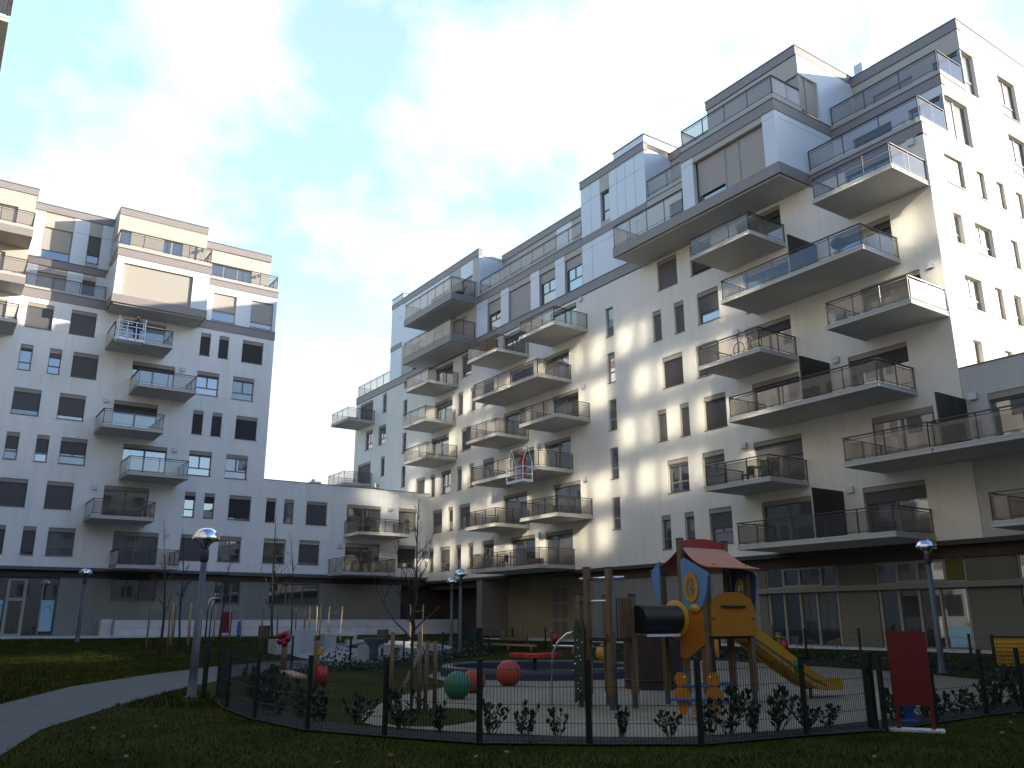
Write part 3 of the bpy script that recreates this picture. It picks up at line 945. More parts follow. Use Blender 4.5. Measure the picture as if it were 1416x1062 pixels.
for i, (u, wd, k, kd, bl) in enumerate(bw):
    z0, z1 = holes[i][2], holes[i][3]
    window(FB, u, u + wd, z0, z1, B, kd, bl, pane=(PANE2 if i % 5 == 3 else PANE), shut=(SHUTD if i % 4 == 1 else SHUT), sb=(.25 if k % 1 == 0 else .03))
for j in range(5):
    window(FB, 37.5, 38.22, 6.86 + 2.97 * j, 8.73 + 2.975 * j, B, 'n', 0, sb=.02, fr=LFRAME, pane=(PANE if j % 2 else PANE2), rec=.13)
dbl = [.1, .2, 0, .1, 0, .05, .15, .1, .3, .1, .25, 0, .2, 0, 0, 0, .1, 0, .15, .2, .35, 0, .1, .1, .2, .1, .9, .9]
for i, (u, k) in enumerate(bd):
    window(FB, u, u + 2.85, 4.8 + 2.965 * k + .23, 7.25 + 2.965 * k, B, 'door', dbl[i], shut=(SHUT if i in (10, 20) else SHUTD), name='balcony_door', sill=False, pane=(PANE2 if i in (4, 7, 13, 22) else PANE), sb=.22)
for u0, k, lng in [(46.5, 5, 0), (46.55, 3, 0), (46.6, 1, 0), (39.95, 5, 0), (39.95, 3, 0), (39.95, 1, 0), (41.75, 4, 1), (41.75, 2, 1), (41.8, 0, 1), (24.4, 5, 0), (24.35, 3, 0), (24.4, 1, 0), (18.65, 4, 1), (18.7, 2, 1), (18.75, 0, 1),
                   (16.95, 5, 0), (16.92, 3, 0), (56.15, 5, 0), (56.55, 4, 0), (56.15, 3, 0), (71.5, 5, 0), (71.6, 3, 0)]:
    balcony(FB, u0, u0 + (7.83 if lng else 3.88), 4.8 + 2.965 * k - (.08 if k == 1 else 0) + (.02 if k == 5 else 0), B, panes=(5 if lng else 3), side=(GLASSF if (u0 == 16.92) else None),
            screens=((22.72,) if (lng and u0 < 20) else ()))
for u, z in [(17.45, 21.95), (17.4, 16.1), (22.3, 13.2), (22.3, 7.24), (27.97, 10.17), (27.9, 16.12), (40.55, 22.05), (40.5, 16.1), (40.55, 10.17), (45.45, 7.2), (45.45, 13.1), (60.3, 16.0), (45.5, 19.1)]:
    wall_lamp(FB, u, z, B)
# end wall facing the sun, and its windows
cz = [(14.42 - 2.95, 13.0), (14.42, 15.95), (17.36, 18.85), (20.29, 21.74)]
cw = [(34.83, 1.52, 3, 'w', 1), (37.55, .68, 3, 'n', .85), (39.32, .7, 3, 'n', 1), (41.15, .7, 3, 'n', .85), (43.2, 1.52, 3, 'w', 1), (34.83, .7, 2, 'n', 0), (36.58, 1.52, 2, 'w', 0), (39.74, .68, 2, 'n', 1), (41.5, 1.5, 2, 'w', .5),
      (34.95, 1.4, 1, 'w', 0), (37.43, .68, 1, 'n', 1), (39.1, .7, 1, 'n', 0), (41.2, 1.5, 1, 'w', 1), (34.83, .7, 0, 'w', 0), (37.4, .7, 0, 'n', .5)]
holes = [(u, u + wd, cz[k][0] if k else 12.12 - .7, cz[k][1]) for u, wd, k, kd, bl in cw]
wall(FC, 33.31, 47, 10.8, 22.15, holes, 'end_wall', PLASTER, B, d=.006)
for (u, wd, k, kd, bl), h_ in zip(cw, holes):
    window(FC, u, u + wd, h_[2], h_[3], B, kd, bl, sb=.02, shut=SHUTT, pane=PANE2, fr=LFRAME)
wall(FC, 35.62, 47, 22.7, 25.6, [(35.62, 37.68, 22.85, 25.1), (41.45, 43.2, 22.9, 25.05)], 'end_wall', PLASTER, B, d=.006)
wall(FC, 37.98, 47, 26.0, 29.6, [(37.98, 39.12, 26.05, 28.45), (41.4, 43.15, 26.1, 28.4)], 'end_wall', PLASTER, B, d=.006)
window(FC, 35.70, 37.68, 22.85, 25.1, B, 'door', 0, sb=.02, pane=PANE2, fr=LFRAME, sill=False)
window(FC, 41.45, 43.2, 22.9, 25.05, B, 'w', 0, sb=.02, pane=PANE2)
window(FC, 38.06, 39.12, 26.05, 28.45, B, 'n', 0, sb=.02, pane=PANE2, fr=LFRAME, sill=False)
window(FC, 41.4, 43.15, 26.1, 28.4, B, 'w', 0, sb=.02, pane=PANE2)
b = MB(FC)
b.box(33.25, 47, -.25, .035, 22.15, 22.2); b.box(35.6, 47, -.25, .035, 25.55, 25.6); b.box(33.25, 35.6, -.2, .03, 22.7, 23.0)
b.build('string_course', PLASTER, B)
b = MB(FC)
b.box(33.28, 47, -.25, .02, 22.2, 22.7); b.box(35.6, 47, -.25, .02, 25.6, 26.0)
b.build('end_fascia', PLASTER, B)
b = MB(FC)
b.box(37.95, 47, -.3, .03, 29.6, 30.1)
b.m = 1
b.box(37.9, 47, -.3, .06, 30.1, 30.15)
b.build('roof_fascia', [GREIGE, CAP], B)
# right section: terraces stepping back
band(FB, 16.85, 22.75, 0.0, 22.15, 22.7, 'fascia', B)
b = MB(FB)
b.box(16.88, 22.72, -2.3, -.03, 22.75, 23.02)
b.build('parapet', GREIGE, B)
railing(FB, 16.95, 22.68, -2.2, -.06, 23.1, 24.12, B, sides=(1, 0), panes=3)
wall(FB, 16.9, 22.8, 22.7, 25.55, [(16.9, 18.6, 22.95, 25.05), (19.5, 21.6, 22.95, 25.0)], 'setback_wall', WHITEP, B, d=-2.31)
window(FB, 17.05, 18.6, 22.95, 25.05, B, 'door', 0, d=-2.32, sb=.02, sill=False, fr=LFRAME)
window(FB, 19.5, 21.6, 22.95, 25.0, B, 'door', .4, d=-2.32, sb=.02, sill=False, fr=LFRAME)
band(FB, 16.85, 22.75, -2.3, 25.55, 26.03, 'fascia', B)
b = MB(FB)
b.box(16.88, 22.72, -4.6, -2.34, 26.08, 26.35)
b.build('parapet', GREIGE, B)
railing(FB, 16.95, 22.68, -4.5, -2.38, 26.45, 27.43, B, sides=(1, 0), panes=3)
wall(FB, 16.9, 22.8, 26.05, 29.55, [(16.9, 18.3, 26.1, 28.45), (19.4, 21.6, 26.1, 28.4)], 'penthouse_wall', GREIGE, B, d=-4.67)
window(FB, 17.05, 18.3, 26.1, 28.45, B, 'n', 0, d=-4.68, sb=.02, sill=False, fr=LFRAME)
window(FB, 19.4, 21.6, 26.1, 28.4, B, 'door', .5, d=-4.68, sb=.02, sill=False, fr=LFRAME, shut=SHUTB)
band(FB, 16.85, 22.9, -4.66, 29.57, 30.1, 'roof_fascia', B)
wall_lamp(FB, 20.0 - 1.0, 24.5, B, d=-2.32)
b = MB(FB)
b.box(16.93, 17.06, -2.43, -2.33, 22.85, 25.08)
b.build('corner_post', LFRAME, B)
b = MB(FB)
b.box(16.93, 17.06, -4.79, -4.69, 26.06, 28.43)
b.build('corner_post', LFRAME, B)
b = MB(FB)
b.box(22.77, 22.92, -.25, -.05, 26.62, 28.6)
b.build('corner_post', LFRAME, B)
# the big bay with its terrace
b = MB(FB)
b.box(22.7, 34.75, -.02, 2.28, 22.3, 22.88)
b.build('bay_base', BAND, B)
b = MB(FB)
b.box(22.85, 34.6, .0, 2.12, 22.22, 22.3)
b.build('bay_soffit', CONC, B)
b = MB(FB)
for u0, u1 in ((22.72, 23.48), (28.15, 28.98)):
    b.box(u0, u1, 2.0, 2.26, 22.88, 25.72)
b.m = 2
b.box(23.48, 28.15, 2.0, 2.255, 25.38, 25.72)
b.m = 0
b.box(22.72, 22.8, -2.3, 2.0, 22.88, 25.72); b.box(28.9, 28.98, -.3, 2.0, 22.88, 25.72)
b.m = 1
b.box(22.715, 22.72, -2.3, 2.0, 25.36, 25.375); b.box(22.72, 23.48, 2.26, 2.264, 25.36, 25.375); b.box(28.15, 28.98, 2.26, 2.264, 25.36, 25.375)
b.build('bay_wall', [WHITEP, SEAM, GREIGE], B)
window(FB, 23.48, 28.15, 22.9, 25.38, B, '', 0, d=2.24, sb=.02, sill=False, rec=.35, fr=LFRAME, box=GREIGE)
b = MB(FB)
b.box(23.55, 25.2, 1.98, 2.0, 22.95, 25.36); b.box(25.28, 26.12, 1.98, 2.0, 22.95, 25.36); b.box(26.2, 28.0, 1.98, 2.0, 23.4, 25.36)
b.m = 1
for u in (25.24, 26.16):
    b.box(u - .05, u + .05, 1.97, 2.03, 22.92, 25.37)
b.build('shutter', [SHUTB, LFRAME], B)
band(FB, 22.68, 29.0, 2.26, 25.72, 26.28, 'fascia', B, th=4.5)
b = MB(FB)
b.box(22.72, 28.96, -.02, 2.2, 26.33, 26.65)
b.build('parapet', GREIGE, B)
railing(FB, 22.78, 28.92, 0.0, 2.15, 26.72, 27.72, B, panes=4)
# penthouse over the bay
wall(FB, 22.74, 28.85, 26.6, 29.75, [(22.74, 23.55, 26.65, 28.62)], 'penthouse_wall', GREIGE, B, d=0.01)
window(FB, 22.9, 23.55, 26.65, 28.62, B, 'n', 1, d=.01, sb=.02, sill=False, shut=SHUTB, fr=LFRAME)
b = MB()
b.prism([(34.85, 26.3), (45, 26.3), (45, 29.76), (33.305, 29.76), (33.305, 28.63), (34.85, 28.63)], 1, 22.725, 22.85)
b.build('penthouse_side', WHITEP, B)
b = MB()
b.box(33.6, 45, 28.72, 28.86, 26.3, 29.75)
b.build('penthouse_rear', WHITEP, B)
b = MB()
b.box(33.45, 34.85, 22.86, 22.9, 26.65, 28.62)
b.m = 1
b.box(33.9, 33.96, 22.82, 22.86, 26.65, 28.62)
b.build('corner_window', [SHUTB, LFRAME], B)
band(FB, 22.72, 28.88, 0.02, 29.78, 30.28, 'roof_fascia', B, th=5)
b = MB()
b.box(38.4, 39.6, 22.2, 22.7, 30, 31.1)
b.build('roof_overrun', WHITEP, B)
# terrace beside the bay
railing(FB, 29.05, 34.72, 0.0, 2.2, 23.0, 24.3, B, panes=4, sides=(0, 1))
wall(FB, 28.98, 34.1, 22.88, 25.8, [(30.0, 32.2, 22.9, 25.3)], 'setback_wall', WHITEP, B, d=-.01)
window(FB, 30.0, 32.2, 22.9, 25.3, B, 'door', .4, d=-.01, sb=.02, sill=False, fr=LFRAME)
wall_lamp(FB, 29.4, 24.0, B)
band(FB, 28.98, 34.05, -.02, 25.8, 26.28, 'fascia', B, m=GREIGE)
b = MB(FB)
b.box(28.98, 34.05, -2.3, -.05, 26.33, 26.6)
b.build('parapet', GREIGE, B)
railing(FB, 29.0, 34.0, -2.2, -.06, 26.7, 27.7, B, panes=3, sides=(0, 0))
wall(FB, 28.9, 34.2, 26.3, 29.8, [(30, 33, 26.5, 28.5)], 'penthouse_wall', GREIGE, B, d=-2.3)
window(FB, 30, 33, 26.5, 28.5, B, 'door', .5, d=-2.3, sb=.02, sill=False, shut=SHUTB)
band(FB, 28.85, 34.2, -2.25, 29.8, 30.3, 'roof_fascia', B)
# flush block of white panels with a slot window
band(FB, 34.74, 75.85, 0.0, 22.3, 22.92, 'fascia', B)
wall(FB, 34.1, 40.33, 22.95, 29.9, [(37.45, 38.35, 26.66, 28.78)], 'panel_wall', WHITEP, B, d=0.0)
for u in (35.0, 35.9, 36.7, 39.3):
    b = MB(FB)
    b.box(u - .008, u + .008, 0, .004, 22.96, 29.88)
    b.build('panel_joint', SEAM, B)
for a, c, z in ((34.12, 37.45, 28.78), (38.4, 40.3, 28.78), (34.12, 40.3, 25.36)):
    b = MB(FB)
    b.box(a, c, 0, .005, z - .009, z + .009)
    b.build('panel_joint', SEAM, B)
b = MB(FB)
b.box(37.45, 38.35, 0, .02, 28.78, 29.88)
b.build('greige_panel', GREIGE, B)
b = MB(FB)
b.box(37.45, 38.35, 0, .02, 26.33, 26.64)
b.build('greige_panel', GREIGE, B)
window(FB, 37.45, 38.35, 26.66, 28.78, B, 'n', 0, d=0, sb=.02, sill=False)
band(FB, 36.95 - 2.85, 40.33, .015, 25.8, 26.32, 'fascia', B, cap=False, th=.01, out_=.02)
band(FB, 34.05, 40.36, 0.02, 29.9, 30.4, 'roof_fascia', B)
b = MB()
b.box(33.305, 45, 34.09, 34.18, 26.3, 29.89)
b.build('panel_side', WHITEP, B)
b = MB()
b.box(33.6, 45, 40.2, 40.31, 26.3, 29.9)
b.build('panel_rear', WHITEP, B)
b = MB()
b.box(33.35, 44, 34.1, 36.95, 30.45, 31.0)
b.m = 1
b.box(33.3, 44.1, 34.05, 37.0, 31.0, 31.06)
b.build('roof_overrun', [WHITEP, CAP], B)
# seventh storey, flush, towards the far end
wl = [(40.4, 42.2, .3, 'w'), (43.3, 45.15, .3, 'w'), (46.22, 49.02, 1, 'door'), (50.1, 51.93, .4, 'w'), (55.0, 57.2, .9, 'door'), (58.5, 60.5, .9, 'w'), (62.3, 64.2, .2, 'w'), (66.9, 68.1, 0, 'w')]
wall(FB, 40.33, 66.35, 22.95, 25.8, [(a, c, 22.98, 25.36) for a, c, _, _ in wl[:7]], 'panel_wall', GREIGE, B)
for i, (a, c, bl, kd) in enumerate(wl[:7]):
    window(FB, a, c, 22.98, 25.36, B, kd, bl, sb=.02, shut=SHUTB, sill=False)
for a, c in ((42.22, 43.28), (45.17, 46.2), (49.04, 50.08), (51.95, 53.5)):
    panels(FB, a, c, 22.96, 25.78, .03, 'white_panel', WHITEP, B, zs=(25.35,), th=.028)
band(FB, 40.33, 53.5, 0.0, 25.8, 26.32, 'fascia', B)
b = MB(FB)
b.box(40.34, 53.2, -2.3, -.02, 26.37, 26.6)
b.build('parapet', GREIGE, B)
railing(FB, 40.4, 53.15, -2.2, -.06, 26.68, 27.68, B, panes=9, sides=(0, 0))
ph = [(41.5, 44.0), (46.2, 49.4), (50.6, 52.2)]
wall(FB, 40.33, 53.3, 26.3, 29.87, [(a, c, 26.6, 28.5) for a, c in ph], 'penthouse_wall', GREIGE, B, d=-2.3)
for i, (a, c) in enumerate(ph):
    window(FB, a, c, 26.6, 28.5, B, 'door', [.2, .6, .1][i], d=-2.3, sb=.02, shut=SHUTB, sill=False, fr=LFRAME)
panels(FB, 44.2, 46.0, 26.5, 29.86, -2.27, 'white_panel', WHITEP, B, th=.025)
band(FB, 40.33, 53.3, -2.26, 29.87, 30.38, 'roof_fascia', B)
# far end block with its two projecting terraces
wall(FB, 53.22, 66.35, 25.8, 29.92, [(54.2, 56.0, 26.4, 28.6), (58.0, 61.0, 26.4, 28.6)], 'panel_wall', WHITEP, B, d=0.01)
window(FB, 54.2, 56.0, 26.4, 28.6, B, 'door', .9, d=.01, sb=.02, shut=SHUTB, sill=False)
window(FB, 58.0, 61.0, 26.4, 28.6, B, 'door', .5, d=.01, sb=.02, shut=SHUTB, sill=False)
b = MB()
b.box(33.31, 45, 53.24, 53.3, 26.3, 29.9)
b.m = 1
b.box(33.31, 40, 53.234, 53.24, 28.72, 28.735)
b.build('panel_side', [WHITEP, SEAM], B)
for a, c in ((56.1, 57.9), (53.3, 54.1)):
    panels(FB, a, c, 26.4, 29.9, .035, 'greige_panel', GREIGE, B, th=.02)
band(FB, 53.2, 66.35, 0.02, 29.92, 30.45, 'roof_fascia', B)
for zb, zt in ((22.42, 24.33), (25.85, 27.76)):
    b = MB(FB)
    b.box(53.6, 61.55, .055, 2.3, zb, zb + .55)
    b.build('terrace_base', BAND, B)
    b = MB(FB)
    b.box(53.75, 61.4, .06, 2.15, zb - .05, zb)
    b.build('terrace_soffit', CONC, B)
    railing(FB, 53.68, 61.47, 0.05, 2.22, zb + .63, zt, B, panes=6)
b = MB(FB)
b.box(66.35, 68.65, -6, 0.0, 22.95, 31.0)
b.m = 1
b.box(66.35, 68.68, 0, .04, 30.0, 30.5); b.box(66.35, 68.68, 0, .03, 25.8, 26.3)
b.m = 2
b.box(66.3, 68.7, -6, .05, 31.0, 31.06); b.box(66.36, 68.65, 0, .004, 28.7, 28.715)
b.build('stair_tower', [WHITEP, BAND, CAP], B)
b = MB(FB)
b.box(68.65, 72.4, -6, -2.4, 22.95, 25.8)
b.m = 1
b.box(68.65, 72.4, -6, -2.3, 25.8, 26.3)
b.build('end_storey', [WHITEP, BAND], B)
railing(FB, 68.7, 72.3, -5, -2.4, 26.35, 27.4, B, panes=3, sides=(0, 1))
railing(FB, 68.7, 75.7, -5, -.08, 23.0, 24.1, B, panes=5, sides=(0, 1))
b = MB()
b.box(33.6, 46.6, 75.5, 75.8, 4, 22.3)
b.box(46.6, 47, 16.9, 75.8, 0, 26)
b.box(33.6, 46.6, 17.2, 75.5, 22.0, 22.2)
b.box(35.7, 46.5, 17.1, 53.2, 26.0, 26.05)
b.box(38.0, 46.8, 17.1, 22.8, 29.6, 29.9); b.box(33.6, 46, 22.8, 28.8, 29.8, 30.0); b.box(35.7, 46, 28.8, 34.1, 29.8, 30.0); b.box(33.6, 46, 34.15, 40.3, 29.95, 30.1); b.box(35.7, 46, 40.3, 53.2, 29.9, 30.1); b.box(33.6, 46, 53.2, 66.3, 29.95, 30.1)
b.build('rear_body', PLASTER, B)
# ground floor of B
b = MB(FB)
b.box(-6, 75.8, -.5, .02, 4.56, 4.745)
b.build('soffit_fascia', DARKBR, B)
b = MB(FB)
b.box(-6, 41.0, -.9, -.45, 4.10, 4.555)
b.box(53.3, 61, -2.5, -.6, 4.1, 4.555)
b.build('upper_fascia', DARKBR, B)
b = MB(FB)
b.box(-6, 28.3, -.62, -.32, 2.96, 3.14)
b.m = 1
b.box(-6, 28.3, -.62, -.3, 3.14, 3.17)
b.build('canopy_ledge', [GPANEL, LFRAME], B)
for a, c in [(9.0, 11.0), (16.1, 18.06), (21.97, 23.84), (27.8, 28.3)]:
    for z0, z1 in ((.6, 2.95), (3.18, 4.1)):
        b = MB(FB)
        b.box(a, c, -.6, -.56, z0, z1)
        if c - a > 1:
            b.m = 1
            m_ = (a + c) / 2
            b.box(m_ - .012, m_ + .012, -.56, -.555, z0, z1)
        b.build('base_panel', [BPANEL, SEAM], B)
b = MB(FB)
b.box(28.3, 41.0, -.6, -.56, .6, 4.1)
b.m = 1
for k in range(13):
    b.box(28.3 + k - .012, 28.3 + k + .012, -.56, -.555, .6, 4.1)
b.build('base_panel', [GPANEL, SEAM], B)
for a, c in ((11.0, 16.08), (18.06, 21.95), (23.86, 27.78)):
    o = window(FB, a, c, 3.18, 4.1, B, '', 0, d=-.5, sb=0, sill=False, name='transom_window', rec=.12, fr=LFRAME)
    f_ = MB(FB)
    l = c - a
    for q in (.22, .52, .75):
        f_.box(a + l * q - .06, a + l * q + .06, -.64, -.56, 3.2, 4.08)
    f_.box(a + l * .22, a + l * .75, -.64, -.555, 3.2, 3.3); f_.box(a + l * .22, a + l * .75, -.64, -.555, 3.98, 4.08)
    f_.build('sash', LFRAME, o)
    o = window(FB, a, c, .62, 2.95, B, '', 0, d=-.5, sb=0, sill=False, name='glazed_front', rec=.12, fr=FRAME)
    f_ = MB(FB)
    for q in (.02, .30, .53, .76, .98):
        f_.box(a + l * q - .05, a + l * q + .05, -.64, -.57, .62, 2.93)
    f_.build('mullion', SBOX, o)
    f_ = MB(FB)
    f_.box(a + l * .06, a + l * .28, -.645, -.635, 1.35, 2.9); f_.box(a + l * .34, a + l * .5, -.645, -.635, 1.7, 2.9)
    f_.build('roller_blind', PANE2, o)
b = MB(FB)
b.box(18.15, 19.0, -.634, -.625, 3.2, 4.05)
b.build('roller_blind', CURTY, B)
b = MB(FB)
b.box(18.15, 19.1, -.632, -.62, .7, 1.5)
b.build('roller_blind', POSTER, B)
# entrance recess with timber coloured panels and a double door
b = MB(FB)
b.box(41.0, 53.3, -2.4, -2.3, .6, 4.56)
b.box(40.9, 41.0, -2.3, -.5, .6, 4.56)
b.m = 1
for u in (44.0, 45.4, 47.2, 48.8):
    b.box(u - .02, u + .02, -2.3, -2.29, .62, 4.5)
for u in (45.6, 46.5):
    for z in (.8, 1.9, 2.95):
        b.box(u, u + .7, -2.3, -2.285, z, z + .9)
b.m = 2
for u in (49.8, 51.0, 52.2, 53.0):
    b.box(u - .025, u + .025, -2.3, -2.26, .62, 4.5)
b.build('entrance_wall', [mat('tan panel', (0.30, 0.235, 0.15), .5, var=.06, vscale=1), FRAME, LFRAME], B)
b = MB(FB)
b.box(52.62, 53.3, -2.4, -.05, .6, 4.55)
b.build('entrance_pier', GPANEL, B)
b = MB(FB)
b.box(53.3, 62.2, -2.6, -2.5, .4, 4.6)
b.build('recess_wall', DARKBR, B)

# right low wing in the same plane
W = thing('apartment_building', 'low white wing with long balconies, right of and below the sunlit end wall', 'building', (36, 5, 0))
wd = [(18.14, 10.2, 1)]
holes = [(13.1, 15.94, 4.8 + 2.96 + .2, 10.2), (12.0, 14.8, 5.03, 7.25), (7.0, 9.8, 7.96, 10.2), (6, 8.8, 5.03, 7.25), (2, 3.5, 8.4, 10.2), (2, 3.5, 5.5, 7.25)]
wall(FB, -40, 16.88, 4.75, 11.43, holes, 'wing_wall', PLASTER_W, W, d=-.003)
for h_ in holes:
    window(FB, h_[0], h_[1], h_[2], h_[3], W, 'door', .05, sill=False, name='balcony_door', pane=PANE)
b = MB(FB)
b.box(-40, 16.88, -.35, .03, 11.43, 11.48)
b.build('coping', SILL, W)
b = MB()
b.box(33.35, 47, -40, 5.5, 11.5, 17.3); b.box(33.7, 47, -40, 16.6, 10.6, 10.8); b.box(46.7, 47, -40, 16.6, 0, 10.8); b.box(33.9, 34.1, -40, -6, 0, 4.8); b.box(33.7, 47, -40, -39.7, 0, 10.8)  # first box: unseen upper block added to keep sun off the court
b.build('rear_body', PLASTER_B, W)
balcony(FB, 16.9 - 8.3, 16.885, 4.8 + 2.96 - .03, W, panes=5, screens=(16.8,))
balcony(FB, 8.0, 15.2, 4.82, W, panes=5)
wall_lamp(FB, 16.45, 10.2, W)
b = balcony(FB, 16.915, 20.7, 4.8 + 2.96 - .03, B, panes=2)
window(FB, 18.14, 20.9, 4.8 + 2.965 + .23, 10.18, B, 'door', .1, d=.1, sill=False, name='balcony_door', pane=PANE2, shut=SHUTD, rec=.06)

# ------------------------------------------------------------------ building on the near left side (it throws the sun back across the court)
O = thing('apartment_building', 'white apartment block at the left edge, seen only as a sliver with a dark balcony', 'building', (-8, 15, 0))
oh = []
yy = -14.0
cols = []
while yy < 50:
    cols.append(yy)
    yy += 6.1
rn = random.Random(11)
for ci, y0 in enumerate(cols):
    for k in range(9):
        z0 = 5.74 + 2.89 * k
        if k % 2:
            pat = [(0.2, 1.5), (2.6, .75), (3.9, 1.9)]
        else:
            pat = [(0.3, .75), (1.6, 1.5), (4.1, 1.5)]
        for a, l in pat:
            oh.append((y0 + a, y0 + a + l, z0, z0 + 1.75, k))
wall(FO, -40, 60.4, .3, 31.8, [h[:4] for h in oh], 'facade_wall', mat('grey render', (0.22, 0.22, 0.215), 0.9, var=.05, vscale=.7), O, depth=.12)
lowp = MB(FO); hip = MB(FO)
lawn_mirrors = [(34.5 + 1.9 * i, 35.9 + 1.9 * i, 2.0, 3.7) for i in range(5)]  # low mirror panes added on the unseen front to throw sun onto the lawn
for a, c, z0, z1 in lawn_mirrors:
    hip.box(a, c, .004, .03, z0, z1)
for a, c, z0, z1, k in oh:
    closed = rn.random() < .2 or not (1 < a < 40 or (-8 < a < -3 and k > 6)) or (a < 12 and k < 5)
    p = hip if ((z0 > 16 and not closed) or (k == 1 and 26 < a < 36)) else lowp
    p.box(a, c, -.12, -.10, z0, z1)
lowp.build('shutter', SHUT, O)
hip.build('glazing', MIRROR, O)
b = MB(FO)
b.box(-40, 60.4, -9, -8.7, 0, 31.8); b.box(-40, 60.4, -9, -.31, 31.3, 31.5); b.box(-40, -39.7, -9, -.31, 0, 31.4); b.box(60.1, 60.4, -9, -.31, 0, 31.4)
b.build('rear_body', PLASTER, O)
S = thing('apartment_building', 'shaded apartment block closing the court behind the camera', 'building', (15, -34, 0))
FS = frame((0, -32, 0), (1, 0, 0), (0, 1, 0))
sh = [(-2 + 5.0 * i, -0.4 + 5.0 * i, 5.7 + 2.9 * k, 7.4 + 2.9 * k) for i in range(7) for k in range(6)]
wall(FS, -2.8, 33.2, 0, 24, sh, 'facade_wall', mat('dark render', (0.20, 0.20, 0.20), 0.9, var=.05, vscale=.7), S)
b = MB(FS)
for a, c, z0, z1 in sh:
    b.box(a, c, -.2, -.18, z0, z1)
b.build('shutter', SHUTD, S)
b = MB(FS)
b.box(-2.8, 33.2, -9, -8.7, 0, 24); b.box(-2.8, 33.2, -9, -.31, 23.6, 23.8); b.box(-2.8, -2.5, -9, -.31, 0, 23.6); b.box(32.9, 33.2, -9, -.31, 0, 23.6)
b.build('rear_body', PLASTER, S)
for z in (19.5, 22.4, 25.3):
    balcony(FO, 27.0, 31.0, z, O, depth=2.58, panes=2)

# ------------------------------------------------------------------ street lamps
def street_lamp(x, y, h, label):
    z = gz(x, y)
    t = thing('street_lamp', label, 'street lamp', (x, y, z), 'mushroom lamps in the court')
    b = MB()
    b.lathe([(.16, -.02), (.16, .03), (.115, .05), (.10, .6), (.075, h - .85)], (x, y, z), 14)
    b.build('pole', STEEL, t)
    b = MB()
    b.lathe([(.075, h - .85), (.105, h - .80), (.105, h - .58), (.085, h - .52)], (x, y, z), 14)
    b.build('collar', mat('dark collar', (.05, .055, .065), .5, .4), t)
    b = MB()
    b.lathe([(.085, h - .52), (.09, h - .47), (.13, h - .40), (.21, h - .345), (.30, h - .31)], (x, y, z), 20)
    b.build('reflector', CHROME, t)
    b = MB()
    b.lathe([(.33, h - .325), (.34, h - .29), (.33, h - .22), (.29, h - .135), (.22, h - .065), (.13, h - .02), (.06, h - .004), (.002, h)], (x, y, z), 24)
    b.build('lamp_shade', CHROME, t)
    return t


street_lamp(5.83, 22.1, 4.02, 'tall lamp with chrome mushroom head beside the curved path, nearest on the left')
street_lamp(7.6, 52.5, 3.9, 'small far lamp with chrome mushroom head before the glass shop front')
street_lamp(23.3, 38.8, 4.3, 'chrome mushroom lamp by the slatted green bin, taller of the pair')
street_lamp(26.6, 45.3, 3.95, 'chrome mushroom lamp behind its taller twin near the entrance recess')
street_lamp(27.9, 16.1, 4.3, 'chrome mushroom lamp behind the large red board on the right')

# ------------------------------------------------------------------ fences
def mesh_fence(name, pts, label, hgt=1.12, wire=.052, post=.032, skip=(), bar=.0035, zs=(.06, .3, .55, .8, 1.04)):
    t = thing(name, label, 'fence', (pts[0][0], pts[0][1], 0))
    for i, p in enumerate(pts):
        b = MB()
        z = gz(*p)
        b.box(p[0] - post, p[0] + post, p[1] - post, p[1] + post, z - .1, z + hgt + .05)
        b.box(p[0] - post - .006, p[0] + post + .006, p[1] - post - .006, p[1] + post + .006, z + hgt + .05, z + hgt + .075)
        b.build('post', FENCEM, t)
        if i == len(pts) - 1 or i in skip:
            continue
        q = pts[i + 1]
        L = math.hypot(q[0] - p[0], q[1] - p[1])
        n = max(2, int(L / wire))
        g = MB()
        ux, uy = (q[0] - p[0]) / L, (q[1] - p[1]) / L
        for k in range(1, n):
            x = p[0] + (q[0] - p[0]) * k / n; y = p[1] + (q[1] - p[1]) * k / n
            zz = gz(x, y)
            g.obox((x, y, zz + hgt / 2 + .02), (ux * bar * .8, uy * bar * .8, 0), (-uy * bar * .8, ux * bar * .8, 0), (0, 0, hgt / 2))
        za, zb = z, gz(*q)
        for hz in zs:
            c = ((p[0] + q[0]) / 2, (p[1] + q[1]) / 2, (za + zb) / 2 + hz)
            for off in (-.007, .007):
                g.obox((c[0] - uy * off, c[1] + ux * off, c[2]), ((q[0] - p[0]) / 2, (q[1] - p[1]) / 2, (zb - za) / 2), (-uy * bar, ux * bar, 0), (0, 0, bar))
        g.build('mesh_panel', FENCEG, t, recalc=False)
    return t


mesh_fence('mesh_fence', [(6.26, 21.5), (5.75, 19.0), (5.57, 16.65), (5.73, 14.43), (6.41, 12.93), (7.2, 11.4), (8.43, 10.35), (9.66, 9.32), (11.81, 9.15), (13.55, 9.2)],
           'green wire mesh fence curving round the front of the playground')
mesh_fence('mesh_fence', [(13.28, 8.75), (15.1, 8.95), (17.0, 9.05), (18.32, 9.0), (20.4, 9.05), (22.5, 9.2)], 'green wire mesh fence behind the large red board, at the right edge')
mesh_fence('mesh_fence', [(28.1, 12.6), (28.3, 15.3), (28.9, 17.6), (29.2, 19.9), (29.2, 22.3), (29.2, 24.6), (29.2, 27.0), (29.2, 29.5)], 'green mesh fence along the grass strip below the glazed ground floor', wire=.1)
mesh_fence('mesh_fence', [(29.2, 34.0), (29.2, 36.6), (29.0, 39.2), (28.6, 41.8), (25.6, 41.2), (21.9, 38.1), (18.1, 34.9), (14.1, 31.6), (12.4, 33.2), (10.2, 31.7)], 'green mesh fence at the back of the playground before the plaza', wire=.1, skip=(7,))
